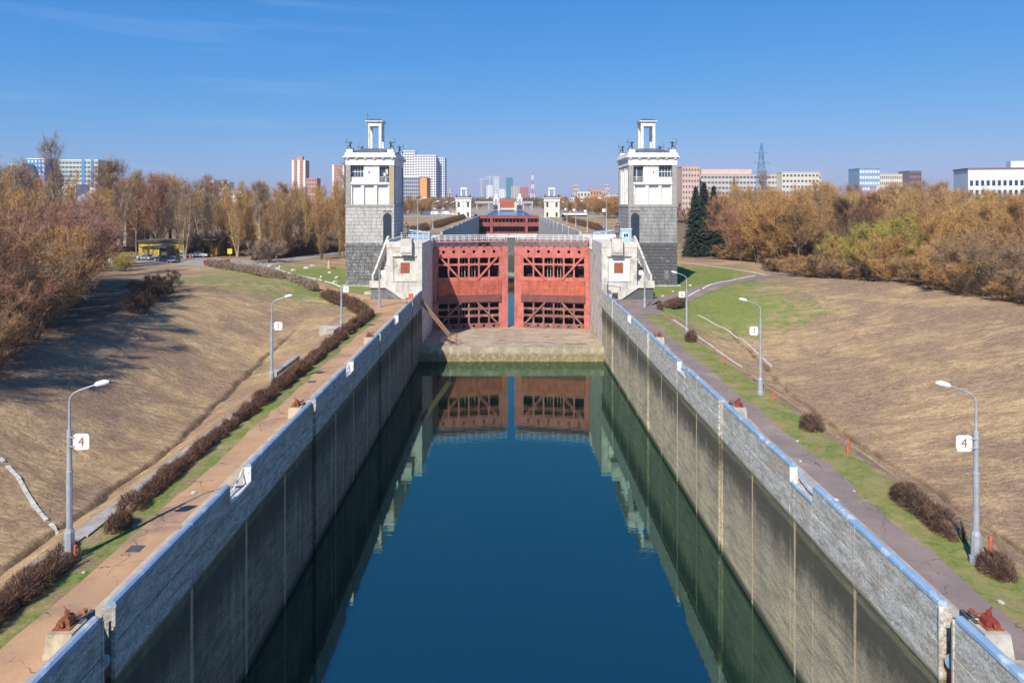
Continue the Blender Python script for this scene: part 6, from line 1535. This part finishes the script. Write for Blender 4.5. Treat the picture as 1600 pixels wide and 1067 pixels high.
MB().box(-9, 9, 0, 11, 0, 12.5).build('wall', M['b_pink'], t); MB().taper(-9.6, 9.6, -.6, 11.6, 12.5, 17, 5.6).build('roof', M['b_roof'], t); MB().box(-3, -1, 2, 3.2, 14, 17.5).build('chimney', M['b_white'], t)
for xx in (-6.5, -3, .5, 4, 7):
    for zz in (5, 9.5): MB().box(xx - .6, xx + .6, -.1, -.001, zz - .8, zz + .8).build('window', M['b_window'], t)
building('white_house', 'small white house at the far left below the apartment blocks', 100, 118, 290, 300, 10, 'b_white', 4, 3)
for i, (a, b, yt, Y) in enumerate(((228, 246, 294, 420), (258, 272, 296, 430), (318, 334, 283, 700), (336, 358, 285, 760), (360, 378, 300, 600), (290, 312, 302, 600))):
    building('white_building', 'white building glimpsed over the left wood, %s from the left' % ['first', 'second', 'third', 'fourth', 'sixth', 'fifth'][i][:], a, b, yt, Y, 14, 'b_white', 5, 4, group='white buildings over the left wood')
for i, (a, b, yt, Y, w, lab) in enumerate(((684, 702, 302, 1400, 'b_grey', 'small grey tower right of the white towers'), (750, 759, 281, 2400, 'b_bluegrey', 'grey slab tower at the centre skyline'), (760, 770, 290, 2300, 'b_white', 'low white block at the centre skyline'), (771, 780, 277, 2500, 'b_paleblue', 'pale slender tower at the centre skyline'),
        (790.5, 801.5, 278, 2400, 'b_teal', 'dark teal glass tower at the centre skyline'), (799, 812, 291, 2000, 'b_pinkgrey', 'pinkish block right of the teal tower'), (812, 826, 293, 1900, 'b_red', 'reddish block left of the lattice mast'), (780, 790, 296, 1800, 'b_white', 'white block left of the teal tower'))):
    building('high_rise', lab, a, b, yt, Y, 25, w, 10, 3, wf=.5, zb=5)
t = empty('lattice_mast', (PXX(832, 1300), 1300, 8), 'white and red lattice radio mast at the centre skyline', 'mast')
Hm = PZ(267, 1300) - 8; m = MB(); m2 = MB()
for k in range(8):
    za, zb_ = Hm * k / 8, Hm * (k + 1) / 8; ra, rb = 5 * (1 - k / 8.5), 5 * (1 - (k + 1) / 8.5); mm = m if k % 2 == 0 else m2
    cs = [(1, 1), (1, -1), (-1, -1), (-1, 1)]
    for j in range(4):
        a, b = cs[j], cs[(j + 1) % 4]
        mm.bar((a[0] * ra, a[1] * ra, za), (a[0] * rb, a[1] * rb, zb_), .7); mm.bar((a[0] * ra, a[1] * ra, za), (b[0] * rb, b[1] * rb, zb_), .5); mm.bar((b[0] * ra, b[1] * ra, za), (a[0] * rb, a[1] * rb, zb_), .5)
m.build('white_sections', M['b_white'], t); m2.build('red_sections', M['b_red'], t)
for i, (px, y_, Y) in enumerate(((765, 275, 2300), (752, 279, 2350))):
    t = empty('tower_crane', (PXX(px, Y), Y, 5), 'faint tower crane on the centre skyline, %s' % ['right one', 'left one'][i], 'crane', 'cranes on the skyline')
    h = PZ(y_, Y) - 5; MB().bar((0, 0, 0), (0, 0, h), 1.6).build('mast', M['b_cream'], t); MB().bar((-14, 0, h - 3), (38, 0, h - 1), 1.2).build('jib', M['b_cream'], t)
# right side
t = building('hospital', 'long pink-grey hospital on the right skyline, stepped', 1094, 1283, 273, 480, 22, 'b_pinkgrey', 8, 34, wf=.7, hf=.4, win='b_window')
MB().box(-40, -4, 6, 18, PZ(273, 480) - 5.4, PZ(264, 480) - 6).build('set_back_storey', M['b_pink'], t)
building('hospital_wing', 'taller pink wing at the left end of the long hospital', 1066, 1093, 261, 470, 26, 'b_pink', 9, 6, wf=.5, hf=.4)

building('hospital_wing', 'pale peach block at the right end of the hospital', 1222, 1280, 270, 470, 10, 'b_cream', 8, 10, wf=.6, hf=.4)
building('glass_block', 'blue glass office block on the right skyline', 1343, 1375, 264, 560, 18, 'b_glassblue', 8, 8, win='b_paleblue', wf=.75, hf=.5)
building('office_block', 'long cream office block between the glass block and the brown block', 1375, 1421, 273, 570, 16, 'b_cream', 7, 16, wf=.5)
building('brown_block', 'dark brown block at the right end of the cream office block', 1421, 1440, 268, 560, 16, 'b_brown', 8, 5, win='b_window_dark')
building('white_shed', 'small white building showing above the right wood', 1370, 1386, 292, 400, 8, 'b_white', 3, 2)
Y = 330.0; x0 = PXX(1513, Y)
t = empty('institute', (x0, Y, 4), 'white-blue institute building at the right edge with rows of paired windows', 'building', rz=R(-14))
Hh = PZ(265, Y) - 4; MB().box(0, 62, 0, 18, 0, Hh).build('wall', M['b_paleblue'], t); MB().box(-.3, 62.3, -.3, 18.3, Hh, Hh + .7).build('roof_edge', M['b_brown'], t)
MB().box(20, 27, 5, 10, Hh + .7, Hh + 4).build('roof_house', M['b_paleblue'], t)
for xx in (28, 41): MB().tube([(xx, 6, Hh + .7), (xx, 6, Hh + 7)], .25, 6).build('antenna', M['b_white'], t)
for f in range(6):
    for c in range(26):
        o = bpy.data.objects.new('window', winmesh(1.3, 2.5, 'b_window_dark')); COL.objects.link(o); o.parent = t; o.location = (1.4 + c * 2.35, 0, Hh - 6.6 - f * 4.6)
        if Hh - 6.6 - f * 4.6 < 2: bpy.data.objects.remove(o)
for i, (a, b, yt, Y, w) in enumerate(((902, 922, 300, 900, 'b_cream'), (922, 940, 297, 930, 'b_orange'), (936, 950, 299, 960, 'b_pink'), (948, 966, 305, 900, 'b_cream'), (890, 902, 309, 880, 'b_white'))):
    building('house', ['cream', 'orange', 'pinkish', 'pale', 'tiny white'][i] + ' house among trees left of the right lock tower', a, b, yt, Y, 14, w, 3, 4, zb=9, group='houses beyond the upper field')
for i, (a, b, yt) in enumerate(((895, 905, 289), (944, 952, 288), (700, 706, 296))):
    building('high_rise', 'faint far block on the wooded ridge, ' + ['left', 'right', 'beside the white towers'][i], a, b, yt, 3000, 20, 'b_pinkgrey', 4, 3, zb=20)
# pylon
t = empty('power_pylon', (PXX(1190, 420), 420, 4), 'tall blue lattice power pylon before the hospital', 'pylon')
Hp = PZ(224, 420) - 4; nseg = 9; m = MB()
for k in range(nseg):
    za, zb_ = Hp * k / nseg, Hp * (k + 1) / nseg; ra, rb = 3.6 * (1 - k / nseg) ** .8 + .25, 3.6 * (1 - (k + 1) / nseg) ** .8 + .25; cs = [(1, 1), (1, -1), (-1, -1), (-1, 1)]
    for j in range(4):
        a, b = cs[j], cs[(j + 1) % 4]
        m.bar((a[0] * ra, a[1] * ra, za), (a[0] * rb, a[1] * rb, zb_), .3); m.bar((a[0] * ra, a[1] * ra, za), (b[0] * rb, b[1] * rb, zb_), .18); m.bar((b[0] * ra, b[1] * ra, za), (a[0] * rb, a[1] * rb, zb_), .18)
m.build('lattice', M['pylon_blue'], t)
for zz, w_ in ((Hp * .62, 7), (Hp * .75, 5.5), (Hp * .88, 4)):
    m = MB(); m.bar((-w_, 0, zz), (0, 0, zz + 1), .25); m.bar((w_, 0, zz), (0, 0, zz + 1), .25); m.bar((-w_, 0, zz), (w_, 0, zz), .2); m.build('cross_arm', M['pylon_blue'], t)

# ------------------------------------------------------------------ yellow garages, vehicles
gx, gy = PXX(222, 176), 184.0; gz = float(terr(gx, gy))
t = empty('garage', (PXX(222, 188), 188, gz), 'long yellow garage with dark flat roof behind the parked cars', 'garage')
MB().box(-1, 11.5, 0, 8, 0, 4.4).build('wall', M['yellow_wall'], t); MB().box(-1.5, 12.3, -.7, 8.5, 4.4, 4.75).build('roof', M['tar_roof'], t)
MB().box(7.8, 11.2, -.08, -.001, 0, 3.6).build('door', M['yellow_wall'], t); MB().box(7.5, 7.8, -.15, 0, 0, 3.9).build('door_frame', M['white_plaster'], t)
MB().box(4.6, 6.6, -.1, -.001, 0, 3.8).build('door', M['grey_wood'], t)
t = empty('garage_annex', (PXX(222, 182), 182, gz), 'low yellow annex in front of the long garage', 'garage')
MB().box(0, 4.5, 0, 4.5, 0, 3.1).build('wall', M['yellow_wall'], t); MB().box(-.4, 6.5, -.5, 5, 3.1, 3.35).build('roof', M['tar_roof'], t); MB().box(4.6, 6.3, .6, 4.5, 0, 3.05).build('recess', M['tar_roof'], t)
t = empty('shed', (PXX(286, 192), 193, gz), 'shaded yellow shed with blue door joined to the right of the garages', 'shed')
MB().box(0, 9, 0, 7, 0, 4.6).build('wall', M['yellow_wall'], t); MB().box(-.5, 9.6, -1.5, 7.5, 4.6, 4.95).build('roof', M['tar_roof'], t)
MB().box(1.0, 3.6, -.1, -.001, 0, 3.3).build('door', M['car_navy'], t); MB().box(5.6, 7.2, -.1, -.001, 0, 3.3).build('door', M['car_navy'], t)
def car(x, y, rz, paint, label, suv=False, group='cars parked by the yellow garages', z=None, van=False):
    z = (float(terr(x, y)) + .06) if z is None else z
    t = empty('parked_car' if not van else 'parked_van', (x, y, z), label, 'car' if not van else 'van', group, rz=rz)
    h = 1.45 if not suv else 1.75; L = 4.5
    if van: h = 2.4; L = 5.5
    body = [(-L / 2, .35), (-L / 2, .85), (-L / 2 + .15, .95), (-L / 2 + 1.0, 1.0), (L / 2 - .75, 1.0), (L / 2 - .1, .85), (L / 2, .6), (L / 2, .35)] if not van else [(-L / 2, .35), (-L / 2, h - .1), (L / 2 - 1.4, h), (L / 2 - .8, 1.3), (L / 2, 1.0), (L / 2, .35)]
    m = MB(); m.prism(body, 1, -.88, .88)
    if not van: m.prism([(-L / 2 + .55, 1.0), (-L / 2 + 1.0, h), (L / 2 - 1.9, h), (L / 2 - 1.1, 1.0)], 1, -.72, .72)
    m.build('body', M[paint], t)
    if not van:
        for sy in (-1, 1):
            m = MB(); a, b = sorted((sy * .721, sy * .745)); m.prism([(-L / 2 + .85, 1.05), (-L / 2 + 1.12, h - .12), (L / 2 - 2.0, h - .12), (L / 2 - 1.4, 1.05)], 1, a, b); m.build('side_window', M['glass'], t)
        m = MB(); m.add([(L / 2 - 1.12, -.66, 1.03), (L / 2 - 1.12, .66, 1.03), (L / 2 - 1.85, .62, h - .03), (L / 2 - 1.85, -.62, h - .03)], [(0, 1, 2, 3)]); m.T = None
        for i_, v in enumerate(m.v): m.v[i_] = (v[0] + .03, v[1], v[2] + .01)
        m.build('windscreen', M['glass'], t)
        m = MB(); m.add([(-L / 2 + .55, -.66, 1.03), (-L / 2 + .55, .66, 1.03), (-L / 2 + .98, .62, h - .03), (-L / 2 + .98, -.62, h - .03)], [(0, 1, 2, 3)])
        for i_, v in enumerate(m.v): m.v[i_] = (v[0] - .04, v[1], v[2])
        m.build('rear_window', M['glass'], t)
    else:
        MB().box(L / 2 - 1.3, L / 2 - .75, -.75, .75, 1.35, 2.0).build('windscreen', M['glass'], t)
    for sx in (-1.35, 1.35):
        for sy in (-.85, .85):
            w_ = MB().tube([(sx, sy - .1, .33), (sx, sy + .1, .33)], .33, 12).build('wheel', M['tyre'], t)
            q = 1 if sy > 0 else -1; MB().tube([(sx, sy + q * .1, .33), (sx, sy + q * .115, .33)], .19, 8).build('rim', M['rim'], w_)
    for sy in (-.6, .6): MB().box(L / 2 - .06, L / 2 + .015, sy - .18, sy + .18, .62, .76).build('headlight', M['rim'], t)
    return t
def G(px, py): Y = F * 15.5 / (py - 318.0); return PXX(px, Y), Y
x, y = G(227, 410); car(x, y, R(160), 'car_white', 'white car half hidden by bushes at the left of the car park')
x, y = G(253, 411); car(x, y, R(165), 'car_navy', 'dark blue parked car, left of the black off-roader')
x, y = G(272, 413.5); car(x, y, R(-80), 'car_black', 'black off-roader seen from the front in the car park', suv=True)
x, y = G(290, 406); car(x, y, R(10), 'car_silver', 'silver parked car behind the walking person')
x, y = G(311, 405); car(x, y, R(12), 'car_white', 'white saloon car at the right end of the parked row')
x, y = G(298, 408.5); t = empty('person', (x, y, float(terr(x, y)) + .06), 'person in a dark red coat beside the white car', 'person')
figure('body', STAND, BONES, M['skin'], t); MB().lathe([(.34, .35), (.27, .9), (.22, 1.12), (.27, 1.38), (.12, 1.5)], 10).build('coat', M['clothes_red'], t)
MB().lathe([(.09, 1.60), (.125, 1.66), (.1, 1.78), (.02, 1.8)], 8, (0, 0)).build('hair', M['tyre'], t)
# red workboat on blocks
x, y = G(338, 418); t = empty('small_boat', (x, y, float(terr(x, y)) + .06), 'rust-red work boat standing ashore at the car park corner', 'boat', rz=R(8))
secs = [(-2.8, .75, .0), (-1.5, .95, 0), (0, 1.0, 0), (1.5, .85, .05), (2.6, .4, .2), (3.1, .03, .4)]
m = MB(); vv = []; ff = []
for (a, w, k) in secs: vv += [(a, -w, 1.35 + k * .6), (a, -w * .6, .45 + k), (a, 0, .3 + k), (a, w * .6, .45 + k), (a, w, 1.35 + k * .6)]
for i in range(5):
    for k in range(4): ff.append((i * 5 + k, i * 5 + k + 1, (i + 1) * 5 + k + 1, (i + 1) * 5 + k))
ff.append((0, 1, 2, 3, 4)); m.add(vv, ff); m.build('hull', M['boat_red'], t)
m = MB(); m.tube([(a, -w, 1.36 + k * .6) for a, w, k in secs], .07, 5); m.tube([(a, w, 1.36 + k * .6) for a, w, k in secs], .07, 5); m.build('gunwale', M['rust'], t)
MB().box(-.9, .9, -.7, .7, 1.0, 1.12).build('thwart', M['coping'], t)
for xx in (-1.6, 1.4): MB().box(xx - .15, xx + .15, -.7, .7, 0, .42).build('block', M['wood_beam'], t)
x, y = G(359, 412); t = empty('yellow_sign', (x, y, float(terr(x, y))), 'yellow road sign at the corner of the car park', 'sign')
MB().tube([(0, 0, 0), (0, 0, 3.4)], .05, 6).build('post', M['lamp_grey'], t); MB().box(-.6, .6, -.08, -.05, 2.2, 3.5).build('plate', M['yellow_sign'], t)
# vehicles beside the upper canal
vl = [(668, 'car_blue', True, 'blue lorry at the left end of the row above the upper field'), (680, 'car_white', True, 'white van in the row above the upper field'), (689, 'car_silver', False, 'silver car in the row above the upper field'), (697, 'car_white', True, 'second white van in the row above the upper field'), (707, 'car_white', False, 'white car at the right end of the row above the upper field')]
for px, p_, vn, lab in vl: car(PXX(px, 418), 418, R(8), p_, lab, van=vn, group='vehicles above the upper field', z=8.55)
o = MB().box(PXX(706, 425), PXX(711, 425), 425, 428, 8.4, 11.2).build('site_hut', M['b_orange']); tag(o, 'small orange hut behind the parked vehicles by the small white tower', 'hut')
o = MB().box(PXX(741, 360), PXX(746, 360), 360, 362, 8.4, 10).build('site_hut', M['b_orange']); tag(o, 'small orange hut right of the small white tower', 'hut')
t = empty('low_bridge', (PXX(878, 372), 372, 8.5), 'low white parapet bridge right of the small cream tower', 'bridge'); MB().box(0, 14, 0, 1.5, .9, 1.9).build('parapet', M['b_white'], t); MB().box(0, 14, .3, 1.3, -.2, .89).build('span', M['dark'], t)
# things at the right wood's edge
x, y = G(1308, 421); o = MB().box(x - 1.3, x + 1.3, y, y + 1, float(terr(x, y)), float(terr(x, y)) + 1.6).build('debris_box', M['grey_wood']); tag(o, 'grey wooden crate-like box at the edge of the right wood', 'box')
t = empty('plank_sheet', (PXX(1412, 133), 133, float(terr(75, 133)) + .9), 'white upright board under the bushes of the right wood', 'board'); MB().box(-.35, .35, 0, .08, 0, 1.6).build('board', M['white_plaster'], t)

# ------------------------------------------------------------------ haze
m = MB(); m.box(-4200, 4200, -70, 4300, -16, 170)
hz = bpy.data.materials.new('haze_air'); hz.use_nodes = True; nt = hz.node_tree
nt.nodes.remove(nt.nodes['Principled BSDF']); v = nt.nodes.new('ShaderNodeVolumePrincipled'); v.inputs['Color'].default_value = (0.80, 0.88, 1.0, 1); v.inputs['Density'].default_value = 0.00012
v.inputs['Anisotropy'].default_value = 0.2
nt.links.new(v.outputs[0], nt.nodes['Material Output'].inputs['Volume'])
tag(m.build('haze', hz), kind='stuff')
print('trees', NTREE[0], 'objects', len(bpy.data.objects), 'left', len(Ls), 'right', len(Rs), 'canal', len(Cs))
